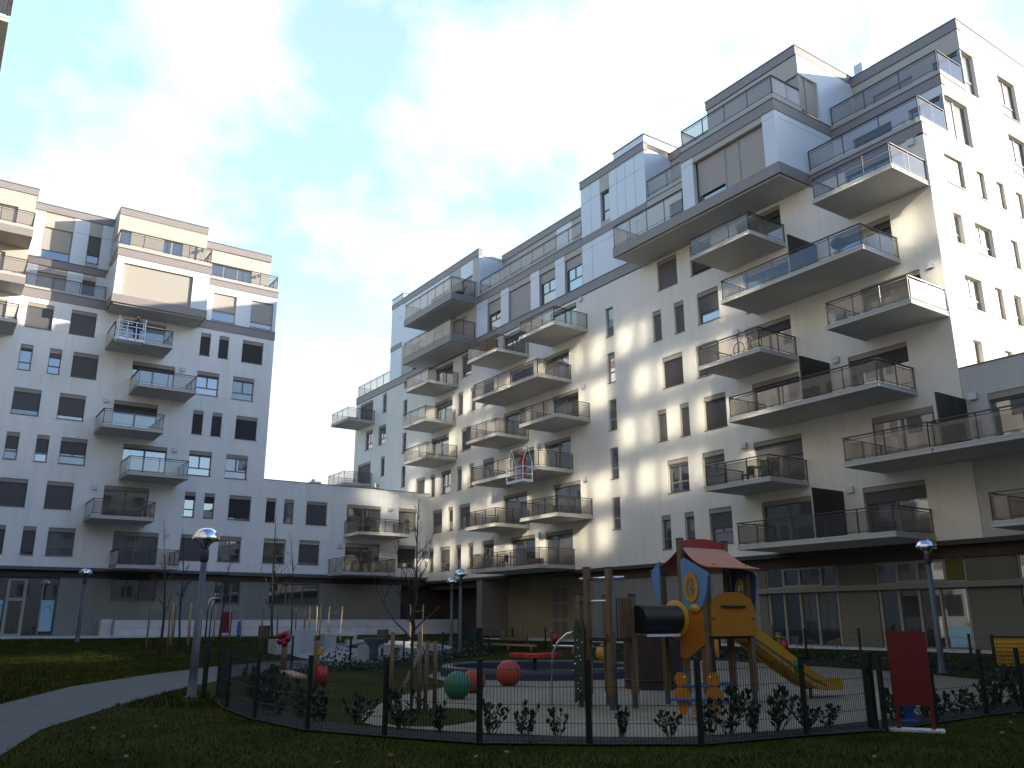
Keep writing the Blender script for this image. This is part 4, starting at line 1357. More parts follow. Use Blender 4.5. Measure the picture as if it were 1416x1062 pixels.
for (x, y), lab in (((6.0, 21.7), 'thick dark gate post standing at the left end of the front fence'), ((13.33, 8.98), 'thick dark gate post between the fence ends beside the red board'), ((18.9, 8.75), 'thick dark gate post at the right edge of the photo')):
    b = MB()
    b.box(x - .05, x + .05, y - .05, y + .05, 0, 1.2); b.box(x - .06, x + .06, y - .06, y + .06, 1.2, 1.23); b.box(x - .075, x + .075, y - .02, y + .02, .9, 1.0)
    tag(b.build('gate_post', FENCEM), lab, 'gate post')

# ------------------------------------------------------------------ play tower
PT = thing('play_tower', 'timber play tower with salmon roof, black tube tunnel and yellow slide', 'play tower', (14.4, 13.6, 0))
X0, X1, Y0, Y1, YM = 13.78, 15.2, 13.02, 14.2, 13.6
def post(x, y, h, m=WOOD, r=.058, parent=PT, z=0.0):
    b = MB()
    b.box(x - r, x + r, y - r, y + r, .28 + z, h)
    o = b.build('post', m, parent)
    c = MB()
    c.box(x - r - .006, x + r + .006, y - r - .006, y + r + .006, h, h + .025)
    c.build('cap', FENCEM, o)
    c = MB()
    c.box(x - r * .7, x + r * .7, y - r * .7, y + r * .7, -.05, .28 + z)
    c.build('foot', STEEL, o)
for x, y, h in [(X0, YM, 3.47), (X1, YM, 3.47), (X0, Y0, 2.72), (X1, Y0, 2.72), (X0, Y1, 2.72), (X1, Y1, 2.72)]:
    post(x, y, h)
b = MB()
b.box(X0 - .05, X1 + .05, Y0 - .05, Y1 + .05, 1.36, 1.42)
b.build('deck', DBROWN, PT)
def roof_slope(sgn, m):
    b = MB()
    n = 8; th = .022
    rows = []
    for i in range(n + 1):
        f = i / n
        y = YM + sgn * (.03 + f * .86)
        z = 3.30 - .46 * f - .09 * math.sin(f * math.pi)
        rows.append((y, z))
    x0, x1 = X0 - .10, X1 + .10
    for i in range(n):
        (ya, za), (yb, zb) = rows[i], rows[i + 1]
        wa, wb = .13 * (i / n), .13 * ((i + 1) / n)
        P = [(x0 - wa + .12, ya, za), (x1 + wa - .12, ya, za), (x1 + wb - .12, yb, zb), (x0 - wb + .12, yb, zb)]
        b.quad(*P)
        b.quad(*[(p[0], p[1], p[2] - th) for p in P])
        if i == n - 1:
            b.quad(P[2], P[3], (P[3][0], P[3][1], P[3][2] - th), (P[2][0], P[2][1], P[2][2] - th))
        b.quad(P[0], P[3], (P[3][0], P[3][1], P[3][2] - th), (P[0][0], P[0][1], P[0][2] - th))
        b.quad(P[1], P[2], (P[2][0], P[2][1], P[2][2] - th), (P[1][0], P[1][1], P[1][2] - th))
    o = b.build('roof_slope', m, PT)
    s_ = MB()
    for x in (X0 + .3, X1 - .1):
        s_.ball((x, YM + sgn * .68, 3.30 - .46 * .75 - .055), .018, 8)
    s_.build('bolt', FENCEM, o)
roof_slope(-1, SALMON); roof_slope(1, REDD)
b = MB()
b.prism([(X0 + .05, 3.30), (X0 + .05, 3.44), (X0 + .35, 3.49), ((X0 + X1) / 2, 3.51), (X1 - .35, 3.49), (X1 - .05, 3.44), (X1 - .05, 3.30)], 1, YM - .02, YM + .02)
b.build('ridge_board', REDD, PT)
def window_ring(parent, axis, c, r=.25):
    b = MB()
    n = 20
    for k in range(n):
        t0 = 2 * math.pi * k / n; t1 = 2 * math.pi * (k + 1) / n
        for (ra, rb) in ((r * .70, r),):
            for dd in (-.02, .02):
                ps = []
                for t, rr in ((t0, ra), (t0, rb), (t1, rb), (t1, ra)):
                    a, z = rr * .8 * math.cos(t), rr * 1.25 * math.sin(t)
                    ps.append((c[0] + (dd if axis == 0 else a), c[1] + (a if axis == 0 else dd), c[2] + z))
                b.quad(*ps)
    if axis == 0:
        b.box(c[0] - .018, c[0] + .018, c[1] - .018, c[1] + .018, c[2] - r * 1.1, c[2] + r * 1.1)
        b.box(c[0] - .018, c[0] + .018, c[1] - r * .7, c[1] + r * .7, c[2] - .02, c[2] + .02)
    else:
        b.box(c[0] - .018, c[0] + .018, c[1] - .018, c[1] + .018, c[2] - r * 1.1, c[2] + r * 1.1)
        b.box(c[0] - r * .7, c[0] + r * .7, c[1] - .018, c[1] + .018, c[2] - .02, c[2] + .02)
    b.build('window_ring', YELLOW, parent)
def holed_panel(poly, axis, t0, t1, hole_c, hr):
    """board with an oval opening: outline fan to an oval ring"""
    b = MB()
    n = 40
    cx, cz = hole_c
    ring = [(cx + hr * .72 * math.cos(2 * math.pi * k / n), cz + hr * 1.12 * math.sin(2 * math.pi * k / n)) for k in range(n)]
    outp = []
    for k in range(n):
        t = 2 * math.pi * k / n
        dxn, dzn = math.cos(t), math.sin(t)
        best = None
        for i in range(len(poly)):
            (x1, z1), (x2, z2) = poly[i], poly[(i + 1) % len(poly)]
            ex, ez = x2 - x1, z2 - z1
            den = dxn * ez - dzn * ex
            if abs(den) < 1e-9:
                continue
            s_ = ((x1 - cx) * ez - (z1 - cz) * ex) / den
            q = ((x1 - cx) * dzn - (z1 - cz) * dxn) / den
            if s_ > 0 and -1e-6 <= q <= 1 + 1e-6 and (best is None or s_ < best):
                best = s_
        outp.append((cx + dxn * best, cz + dzn * best))
    def P(p, t):
        return (t, p[0], p[1]) if axis == 0 else (p[0], t, p[1])
    for k in range(n):
        k2 = (k + 1) % n
        for t in (t0, t1):
            b.quad(P(ring[k], t), P(outp[k], t), P(outp[k2], t), P(ring[k2], t))
        b.quad(P(ring[k], t0), P(ring[k2], t0), P(ring[k2], t1), P(ring[k], t1))
        b.quad(P(outp[k], t0), P(outp[k2], t0), P(outp[k2], t1), P(outp[k], t1))
    return b
b = holed_panel([(Y0 - .02, 1.95), (YM - .1, 1.95), (YM - .08, 3.1), (Y0 - .28, 2.72), (Y0 - .20, 2.3)], 0, X0 - .1, X0 - .065, (13.22, 2.42), .27)
o = b.build('gable_panel', BLUEP, PT)
window_ring(o, 0, (X0 - .11, 13.22, 2.42), .25)
b = MB()
b.prism([(Y1 + .26, 2.78), (Y1 - .02, 3.02), (Y1 - .02, 2.1), (Y1 + .1, 2.2)], 0, X0 - .1, X0 - .065)
b.build('gable_panel', BLUEP, PT)
b = holed_panel([(Y0 - .10, 1.9), (YM - .06, 1.9), (YM - .06, 3.0), (Y0 - .22, 2.74), (Y0 - .16, 2.3)], 0, X1 + .065, X1 + .1, (13.24, 2.36), .24)
o = b.build('gable_panel', mat('shaded blue board', (0.035, 0.075, 0.17), .45), PT)  # blue board again, its colour darkened for the side turned from the light
window_ring(o, 0, (X1 + .06, 13.24, 2.36), .22)
# orange low side on the gable with the oval badge
b = MB()
b.prism([(Y0 - .06, 1.95), (YM + .05, 1.95), (YM + .05, 1.0), (YM - .12, .95), (Y0 - .06, 1.25)], 0, X0 - .1, X0 - .065)
o = b.build('side_board', ORANGE, PT)
c = MB()
c.lathe([(.002, -.012), (.15, -.012), (.15, .012), (.002, .012)], (X0 - .118, 13.15, 1.98), 20, axis=0)
for i, v in enumerate(c.v):
    c.v[i] = (v[0], v[1], 1.98 + (v[2] - 1.98) * .62)
o2 = c.build('badge', YELLOW, o)
c = MB()
for k in range(4):
    c.box(X0 - .135, X0 - .131, 13.07 + .045 * k, 13.10 + .045 * k, 1.955, 2.0)
# arched front board
arch = [(X0 + .12, 1.42)] + [(X1 + .06, 1.42), (X1 + .06, 2.06)] + [((X0 + X1) / 2 + .09 + .63 * math.cos(math.radians(t)), 2.06 + .27 * math.sin(math.radians(t))) for t in range(12, 180, 12)] + [(X0 + .12, 2.06)]
b = MB()
b.prism(arch, 1, Y0 - .11, Y0 - .075)
o = b.build('front_board', AMBER, PT)
c = MB()
c.box(X0 + .42, X1 - .25, Y0 - .16, Y0 - .112, 2.01, 2.05)
for x in (X0 + .12, X1 - .05):
    c.box(x, x + .1, Y0 - .115, Y0 - .111, 1.76, 1.785)
c.build('shelf', DBROWN, o)
b = MB()
b.prism([(X1 + .06, 1.42), (X1 + .10, 1.42), (X1 + .10, 2.05), (X1 + .06, 2.05)], 1, Y0 - .1, Y0 + .35)
b.build('side_board', AMBER, PT)
# tunnel
b = MB()
L0, L1 = 12.55, X0 - .12
n = 44
prof = []
for k in range(n + 1):
    prof.append((.275 + (.016 if k % 2 else -.008), L0 + (L1 - L0) * k / n))
b.lathe(prof, (0, 13.72, 1.77), 24, axis=0, smooth=False)
b.build('tunnel', BLACKT, PT)
b = MB()
b.lathe([(.27, L1 - .02), (.40, L1 - .02), (.40, L1 + .025), (.27, L1 + .025)], (0, 13.72, 1.77), 28, axis=0)
b.build('tunnel_ring', YELLOW, PT)
b = MB()
b.box(12.6, 13.5, 13.45, 13.52, 1.42, 1.47)
b.build('tunnel_rail', WHITEM, PT)
# slide
b = MB()
sl = [(X1 + .03, 1.40), (X1 + .25, 1.36), (17.35, .36), (17.75, .24), (18.3, .20)]
yw = .25
for i in range(len(sl) - 1):
    (xa, za), (xb, zb) = sl[i], sl[i + 1]
    b.quad((xa, YM - yw - .25, za), (xb, YM - yw - .25, zb), (xb, YM + yw - .25, zb), (xa, YM + yw - .25, za))
    b.quad((xa, YM - yw - .25, za - .05), (xb, YM - yw - .25, zb - .05), (xb, YM + yw - .25, zb - .05), (xa, YM + yw - .25, za - .05))
b.build('slide_bed', YELLOW, PT)
for sy in (-1, 1):
    b = MB()
    y = YM - .25 + sy * yw
    poly = [(X1 + .03, 1.37), (X1 + .03, 1.62), (X1 + .3, 1.60), (17.3, .62), (17.75, .46), (18.2, .44), (18.36, .36), (18.38, .24), (18.3, .16), (17.7, .18), (17.3, .28), (16.6, .62)]
    b.prism(poly, 1, y - .03, y + .03)
    o = b.build('slide_cheek', YELLOW, PT)
    if sy < 0:
        c = MB()
        c.box(X1 + .1, 17.2, y - .036, y - .032, .0, .001)
        c = MB()
        c.lathe([(.002, y - .05), (.14, y - .05), (.14, y - .032), (.002, y - .032)], (16.75, 0, .74), 16, axis=1)
        c.build('grip_disc', GREENP, o)
        c = MB()
        c.prism([(X1 + .1, 1.36), (17.3, .40), (17.75, .26), (17.75, .30), (17.3, .45), (X1 + .1, 1.42)], 1, y - .036, y - .031)
        c.build('steel_edge', STEEL, o)
b = MB()
b.tube([(17.5, YM - .25, 0), (17.5, YM - .25, .22)], .04)
b.build('slide_leg', STEEL, PT)
# climbing platform on the left
xa, xb, ya, yb = 11.88, 12.55, 13.88, 14.82
for x, y, h in [(xa, yb, 2.28), (xa, yb - .28, 2.83), (xa + .05, ya, 2.80), (xb, yb - .1, 2.26), (xb, ya, 2.26)]:
    post(x, y, h)
b = MB()
b.box(xa - .02, xb + .05, ya - .03, yb, 1.33, 1.41)
b.build('deck', DBROWN, PT)
b = MB()
b.tube([(xa, yb - .05, 2.61), (xa + .1, ya - .1, 2.61), (xa + .22, ya - .3, 2.61)], .028, 10)
b.build('grab_bar', CHROME, PT)
b = MB()
b.tube([(xa, yb + .05, 2.14), (xa + .03, ya, 2.14)], .026, 10)
b.build('grab_bar', CHROME, PT)
b = MB()
b.tube([(xa + .04, ya - .14, 0), (xa + .04, ya - .14, 2.62)], .026, 10)
b.build('sliding_pole', STEEL, PT)
for k in range(5):
    b = MB()
    x = xa + .2 + .09 * k
    b.box(x - .02, x + .02, ya + .02, ya + .06, 1.42, 2.2)
    b.build('baluster', WOOD, PT)
b = MB()
b.box(xb - .02, xb + .02, ya + .1, ya + .3, 1.42, 2.2)
b.build('side_panel', DBROWN, PT)
b = MB()
b.prism([(yb + .05, .08), (yb + .05, 1.55), (yb - .02, 1.8), (yb - .16, 1.45), (yb - .26, 1.8), (yb - .3, 1.6), (yb - .3, .05), (yb - .2, .3)], 0, xa - .13, xa - .10)
o = b.build('climbing_board', mat('green climbing board', (.02, .04, .025), .6), PT)
c = MB()
rr = random.Random(3)
for k in range(14):
    c.ball((xa - .135, yb - .25 + rr.random() * .28, .3 + rr.random() * 1.2), .02, 6)
c.build('grip', CHROME, o)
b = MB()
b.tube([(xa - .1, yb + .06, 1.52), (xa - .2, yb + .18, 1.48), (xa - .32, yb + .36, 1.3), (xa - .38, yb + .45, 1.1), (xa - .4, yb + .5, .6), (xa - .4, yb + .5, 0)], .024, 8)
b.build('grab_arch', CHROME, PT)
b = MB()
b.tube([(xa - .38, yb + .45, 1.22), (xb - .1, yb - .4, 1.22)], .02, 8)
b.build('cross_bar', CHROME, PT)
b = MB()
b.tube([(xa + .12, ya - .02, 2.1), (xa + .08, ya, 1.8), (xa - .02, ya + .03, 1.42)], .012, 6)
b.build('rope', BLACKT, PT)

# ------------------------------------------------------------------ other play things
t = thing('spring_rider', 'yellow twin figure spring rider with a dark blue bar, behind the fence', 'spring rider', (12.1, 11.75, 0))
fig = [(0, .10), (.07, .12), (.10, .30), (.17, .42), (.16, .52), (.08, .60), (.13, .66), (.14, .76), (.08, .84), (-.02, .84), (-.09, .78), (-.10, .68), (-.05, .60), (-.12, .50), (-.15, .40), (-.09, .28), (-.06, .12)]
lat = Vector((.688, -.726, 0)); fwv = Vector((.726, .688, 0))
for s_ in (-.27, .27):
    b = MB(lambda u, d, z, s_=s_: tuple(Vector((12.13, 11.72, 0)) + lat * (s_ + u) + fwv * d + Vector((0, 0, z))))
    b.prism([(p[0] * (1 if s_ > 0 else -1), p[1] - .02) for p in fig], 1, -.02, .02)
    o = b.build('figure_board', AMBER, t)
    e = MB()
    c0 = Vector((12.13, 11.72, .74)) + lat * (s_ + (.04 if s_ < 0 else -.04)) - fwv * .025
    e.ball(c0, .018, 8)
    e.build('eye', WHITEM, o)
b = MB(lambda u, d, z: tuple(Vector((12.13, 11.72, 0)) + lat * u + fwv * d + Vector((0, 0, z))))
b.box(-.5, .5, -.1, .1, .33, .37); b.box(-.3, .3, -.02, .02, .56, .6)
b.build('seat_bar', BLUET, t)
b = MB()
b.tube([Vector((12.13, 11.72, 0)) + Vector((.09 * math.cos(k * .7), .09 * math.sin(k * .7), .02 + k * .0062)) for k in range(50)], .014, 6)
b.build('spring', AMBER, t)

t = thing('spinner_disc', 'blue round standing spinner on a yellow hub under the slide', 'spinner', (15.0, 13.9, 0))
b = MB(); b.lathe([(.002, .36), (.34, .38), (.36, .41), (.34, .43), (.002, .45)], (14.95, 13.85, 0), 24); b.build('disc', BLUET, t)
b = MB(); b.lathe([(.12, -.02), (.12, .2), (.06, .26), (.05, .37)], (14.95, 13.85, 0), 16); b.build('hub', AMBER, t)

def ball(x, y, r, m, label):
    b = MB()
    b.ball((x, y, gz(x, y) + r * .93), r, 24)
    tag(b.build('rubber_ball', m), label, 'ball', 'big rubber balls set round the play surface')
ball(10.75, 18.0, .32, BALLG, 'big green rubber ball, only green one, beside the grass island')
ball(11.95, 19.2, .30, BALLR, 'brick red rubber ball half hidden behind the green ball')
ball(14.06, 20.75, .36, BALLR, 'brick red rubber ball in front of the round pit rim')
ball(25.5, 30.1, .40, BALLY, 'yellow rubber ball behind the climbing posts, larger of two')
ball(27.0, 29.5, .36, BALLY, 'yellow rubber ball right of the larger yellow one')
ball(25.6, 32.0, .36, BALLR, 'orange red rubber ball behind the two yellow balls')

t = thing('round_pit', 'large round play pit with a navy rubber rim behind the balls', 'play pit', (17.9, 24.4, 0))
b = MB()
n = 64; R0, R1 = 3.05, 3.4
for k in range(n):
    t0, t1 = 2 * math.pi * k / n, 2 * math.pi * (k + 1) / n
    P = lambda r, z, tt: (17.9 + r * math.cos(tt), 24.4 + r * math.sin(tt), z)
    pr = [(R1 + .03, -.02), (R1 + .03, .20), (R1, .29), (R1 - .08, .32), (R0 + .08, .32), (R0, .28), (R0, .03)]
    for i in range(len(pr) - 1):
        b.face([b.P(P(*pr[i], t0)), b.P(P(*pr[i], t1)), b.P(P(*pr[i + 1], t1)), b.P(P(*pr[i + 1], t0))], True)
b.build('rim', NAVY, t)
b = MB(); b.lathe([(.002, .034), (R0 + .01, .03)], (17.9, 24.4, 0), 48); b.build('floor', mat('pit floor', (.10, .10, .105), .9, var=.2, vscale=3), t)
t = thing('star_spinner', 'red star shaped spinner seat on a dark post inside the round pit', 'spinner', (16.6, 22.6, 0))
sc_ = Vector((16.3, 22.6, 0))
b = MB()
star = []
for k in range(30):
    a = 2 * math.pi * k / 30
    r = .60 + .32 * math.cos(3 * a + .4)
    star.append((sc_.x + r * math.cos(a), sc_.y + r * math.sin(a)))
b.prism(star, 2, .66, .76)
b.build('seat', REDP, t)
b = MB(); b.lathe([(.06, .03), (.06, .66)], sc_, 12); b.build('post', FENCEM, t)

t = thing('play_drum', 'large dark brown stave drum under the black tunnel', 'play drum', (17.0, 17.9, 0))
b = MB(); b.lathe([(.78, 0), (.78, 1.38), (.70, 1.40), (.70, .02)], (16.6, 17.6, 0), 30, smooth=False); b.build('staves', DBROWN, t)
b = MB(); b.lathe([(.792, .2), (.792, .26), (.781, .26), (.781, .2)], (16.6, 17.6, 0), 30); b.build('hoop', FENCEM, t)

def bucket_post(x, y, h, label, hz, yz=None, r=.085, wide=.1):
    z = gz(x, y)
    t = thing('play_post', label, 'play post', (x, y, z))
    b = MB(); b.lathe([(.075, -.05), (.075, h - .03), (.05, h), (.002, h + .01)], (x, y, z), 14); b.build('post', WOOD, t)
    if yz:
        b = MB(); b.lathe([(.08, yz), (.13, yz + .015), (.13, yz + .05), (.08, yz + .065), (.08, yz)], (x, y, z), 16)
        b.build('ring', YELLOW, t)
    if hz:
        c = Vector((x, y, z)) + lat * (r + wide) * .8
        b = MB(); b.lathe([(wide * .9, hz), (wide, hz + .42), (wide * .92, hz + .42), (wide * .8, hz + .03)], c, 16); b.build('bucket', REDP, t)
    return t
bucket_post(8.05, 19.95, 1.3, 'timber play post with yellow beak and a red bucket, nearest of its kind', .32, None, .08, .13)
b = MB()
c0 = Vector((8.05, 19.95, 1.05))
b.prism([(0, -.06), (.22, .02), (.1, .0), (.22, .1), (0, .08)], 1, -.03, .03)
for i, v in enumerate(b.v):
    p = c0 + lat * (v[0] + .06) - fwv * (.06 + v[1] * .01) + Vector((0, 0, v[2])) + fwv * v[1]
    b.v[i] = tuple(p)
b.build('beak', YELLOW, bpy.data.objects['play_post'])
bucket_post(28.5, 23.0, 1.15, 'timber play post with yellow ring and red bucket right of the slide', .42, .95, .08, .15)
bucket_post(28.4, 37.8, 1.25, 'timber play post with yellow top and red bucket at the back fence', .5, 1.05, .08, .16)
bucket_post(29.6, 24.2, 1.25, 'plain pale timber post beside the yellow ringed post', 0)
t = thing('play_post', 'timber play post carrying a dark crimson flower of five petals', 'play post', (10.0, 27.3, 0))
b = MB(); b.lathe([(.09, -.05), (.09, 1.05), (.05, 1.1), (.002, 1.11)], (9.95, 27.35, 0), 14); b.build('post', WOOD, t)
b = MB()
for k in range(5):
    a = 2 * math.pi * k / 5
    b.ball(Vector((9.95, 27.35, 1.22)) + lat * .14 * math.cos(a) - fwv * .1 + Vector((0, 0, .14 * math.sin(a))), .11, 10)
b.build('flower', FLOWER, t)
t = thing('peg_board', 'upright yellow peg board with dark dots behind the tower', 'play panel', (28.8, 26.7, gz(28.8, 26.7)))
z = gz(28.8, 26.7)
b = MB(); b.box(28.78, 28.83, 26.45, 26.95, z + .06, z + .80); b.build('board', YELLOW, t)
b = MB()
for i in range(4):
    for j in range(3):
        b.lathe([(.02, 28.765), (.02, 28.779)], (0, 26.53 + .11 * i, z + .14 + .1 * j), 8, axis=0)
b.build('peg_hole', FENCEM, t)
for yy_ in (26.4, 27.0):
    b = MB(); b.box(28.77, 28.84, yy_ - .035, yy_ + .035, z - .02, z + .86); b.build('leg', FENCEM, t)
t = thing('ribbed_board', 'yellow ribbed plastic panel with a dark top at the right fence', 'play panel', (28.8, 14.3, gz(28.8, 14.3)))
z = gz(28.8, 14.3)
b = MB()
b.box(28.75, 28.80, 13.75, 14.75, z + .15, z + 1.0)
for k in range(6):
    b.tube([(28.745, 13.76, z + .25 + .12 * k), (28.745, 14.74, z + .25 + .12 * k)], .022, 6)
b.build('board', YELLOW, t)
b = MB(); b.box(28.73, 28.82, 13.7, 14.8, z + 1.0, z + 1.06); b.build('top_rail', FENCEM, t)
for yy_ in (13.68, 14.82):
    b = MB(); b.box(28.74, 28.81, yy_ - .04, yy_ + .04, z - .02, z + 1.1); b.build('leg', FENCEM, t)

t = thing('notice_board', 'large dark red board on two legs over a pale concrete foot, front right', 'board', (13.78, 8.52, 0))
c0 = Vector((13.78, 8.52, 0)); e = Vector((.30, -.49, 0)).normalized(); nn = Vector((e.y, -e.x, 0))
FR_ = lambda u, d, z: tuple(c0 + e * u + nn * d + Vector((0, 0, z)))
b = MB(FR_)
b.prism([(-.30, .40), (.30, .40), (.305, 1.55), (-.305, 1.57)], 1, -.03, .03)
b.build('panel', REDB, t)
for u in (-.26, .26):
    b = MB(FR_); b.box(u - .03, u + .03, -.03, .03, 0, .4); b.build('leg', REDB, t)
b = MB(FR_); b.box(-.42, .42, -.18, .18, -.03, .035); b.build('foot', PALEC, t)
t = thing('spring_toy', 'blue ribbed spring base behind the legs of the red board', 'spring', (14.9, 9.2, 0))
b = MB(); b.lathe([(.17, 0), (.17, .05), (.11, .08), (.14, .14), (.10, .2), (.14, .26), (.10, .32), (.14, .38), (.10, .42), (.002, .44)], (14.75, 9.25, 0), 18); b.build('spring', BLUET, t)

z = gz(17.1, 57.6)
t = thing('notice_board', 'small red board on two legs by the far chrome arch', 'board', (17.1, 57.6, z))
b = MB(); b.box(16.65, 17.3, 57.58, 57.63, z + .25, z + 1.55); b.build('panel', REDB, t)
for x in (16.7, 17.25):
    b = MB(); b.box(x - .03, x + .03, 57.57, 57.64, z - .02, z + .25); b.build('leg', REDB, t)
t = thing('bubble_post', 'blue bubbled toy post standing right of the small red board', 'play post', (17.6, 57.4, z))
b = MB(); b.lathe([(.1, 0), (.16, .1), (.09, .2), (.16, .35), (.09, .5), (.17, .65), (.08, .8), (.13, .92), (.002, 1.0)], (17.75, 57.4, z), 14); b.build('column', BLUET, t)
z = gz(15.9, 57)
t = thing('gym_bar', 'tall chrome arch bar on the far lawn beside the near lamp pole', 'gym bar', (15.9, 57.0, z))
b = MB(); b.tube([(15.55, 57, z), (15.55, 57, z + 2.1), (15.62, 57, z + 2.3), (15.8, 57, z + 2.4), (16.3, 57, z + 2.42)], .05, 10); b.build('bar', CHROME, t)
b = MB(); b.tube([(15.85, 57.2, z), (15.85, 57.2, z + 2.0), (15.95, 57.2, z + 2.3)], .04, 10); b.build('leg', CHROME, t)

# bench boards and logs by the left gate
t = thing('plank_seat', 'low pale plank seat on a round post inside the left fence', 'bench', (8.4, 22.6, 0))
b = MB(); b.obox((8.5, 22.6, .42), (.28, 1.3, 0), (.16, -.03, 0), (0, 0, .03)); b.build('plank', WOODL, t)
for p in ((8.3, 21.7), (8.7, 23.5)):
    b = MB(); b.lathe([(.09, -.02), (.09, .39)], (p[0], p[1], 0), 12); b.build('leg', WOOD, t)
t = thing('balance_beam', 'long pale timber beam with upright posts at the far edge of the grass', 'balance beam', (28.3, 40, gz(28.3, 40)))
z = gz(28.0, 41)
b = MB(); b.box(27.7, 27.85, 38.4, 43.6, z + .28, z + .38); b.build('beam', WOODL, t)
b = MB(); b.box(27.95, 28.1, 39.6, 42.2, z + .55, z + .75); b.build('seat_board', WOOD, t)
for y in (39.9, 42.1):
    b = MB(); b.lathe([(.11, -.02), (.11, 1.1), (.002, 1.13)], (28.2, y, z), 12); b.build('post', WOOD, t)
for y in (38.8, 41, 43.2):
    b = MB(); b.lathe([(.09, -.02), (.09, .28)], (27.78, y, z), 10); b.build('leg', WOOD, t)

# ------------------------------------------------------------------ plaza furniture
def bench_block(x0, x1, y0, y1, h, label, arch=False):
    z = gz((x0 + x1) / 2, (y0 + y1) / 2)
    t = thing('concrete_bench', label, 'bench', ((x0 + x1) / 2, (y0 + y1) / 2, z), 'white concrete seats on the plaza')
    if arch:
        b = MB(); b.box(x0, x1, y0, y1, z + h - .14, z + h); b.build('seat', PALEW, t)
        b = MB(); b.box(x0 + .03, x0 + (x1 - x0) * .36, y0 + .03, y1 - .03, z - .05, z + h - .14); b.build('leg', PALEW, t)
        b = MB(); b.box(x1 - .2, x1 - .03, y0 + .03, y1 - .03, z - .05, z + h - .14); b.build('leg', PALEW, t)
    else:
        b = MB(); b.box(x0, x1, y0, y1, z - .05, z + h); b.build('seat', PALEW, t)
PALEW = mat('white concrete', (0.36, 0.375, 0.39), 0.85, var=.06, vscale=2)
bench_block(19.2, 21.2, 46.6, 47.3, .66, 'white concrete table with a gap beneath, farthest on the plaza', True)
bench_block(18.0, 20.0, 38.6, 39.5, .6, 'white concrete seat with an open side beside the funnel table', True)
bench_block(16.9, 18.1, 45.3, 46.4, .95, 'tall white concrete block with square recess at the plaza rim')
bench_block(15.0, 16.2, 42.4, 43.6, .68, 'white concrete block nearest the flower post on the plaza')
b = MB()
n = 22
for k in range(n):
    a0, a1 = math.radians(-70 + 150 * k / n), math.radians(-70 + 150 * (k + 1) / n)
    P = lambda r, zz, a: (19.7 + r * math.cos(a), 42.3 + r * math.sin(a), gz(19.7 + r * math.cos(a), 42.3 + r * math.sin(a)) + zz)
    for (ra, za, rb, zb) in ((4.0, -.02, 4.0, .34), (4.0, .34, 4.5, .34), (4.5, .34, 4.5, -.02)):
        b.quad(P(ra, za, a0), P(ra, za, a1), P(rb, zb, a1), P(rb, zb, a0))
tag(b.build('seat_wall', PALEW), 'low curved white concrete seat wall round the plaza', 'seat wall')
t = thing('funnel_table', 'slate blue funnel shaped pedestal in front of the white seats', 'table', (17.7, 37.1, gz(17.7, 37.1)))
b = MB(); b.lathe([(.20, 0), (.19, .45), (.22, .60), (.50, .93), (.53, .98), (.49, .98), (.1, .80)], (17.7, 37.1, gz(17.7, 37.1)), 22); b.build('pedestal', mat('slate blue concrete', (.085, .105, .14), .7, var=.08, vscale=4), t)
t = thing('litter_bin', 'dark green slatted round bin beside the lamp pair', 'bin', (25.3, 40.6, gz(25.3, 40.6)))
z = gz(25.3, 40.6)
b = MB(); b.lathe([(.36, .05), (.36, 1.22), (.30, 1.22), (.30, .1)], (25.3, 40.6, z), 20); b.build('liner', FENCEM, t)
for k in range(22):
    a = 2 * math.pi * k / 22
    b = MB(); c = Vector((25.3 + .41 * math.cos(a), 40.6 + .41 * math.sin(a), z + .66))
    b.obox(c, (.018 * math.cos(a), .018 * math.sin(a), 0), (-.038 * math.sin(a), .038 * math.cos(a), 0), (0, 0, .62)); b.build('slat', mat('dark green slat', (.016, .032, .026), .6), t)
for x, y, lab in ((19.5, 39.9, 'dark brown box bin on a post before the curved seat wall'), (15.0, 44.3, 'dark brown box bin left of the tall white block')):
    z = gz(x, y)
    t = thing('litter_bin', lab, 'bin', (x, y, z))
    b = MB(); b.obox((x, y, z + .95), lat * .24, fwv * .17, (0, 0, .32)); b.build('box', DARKBR, t)
    b = MB(); b.obox((x, y, z + .31), lat * .05, fwv * .05, (0, 0, .33)); b.build('post', DARKBR, t)

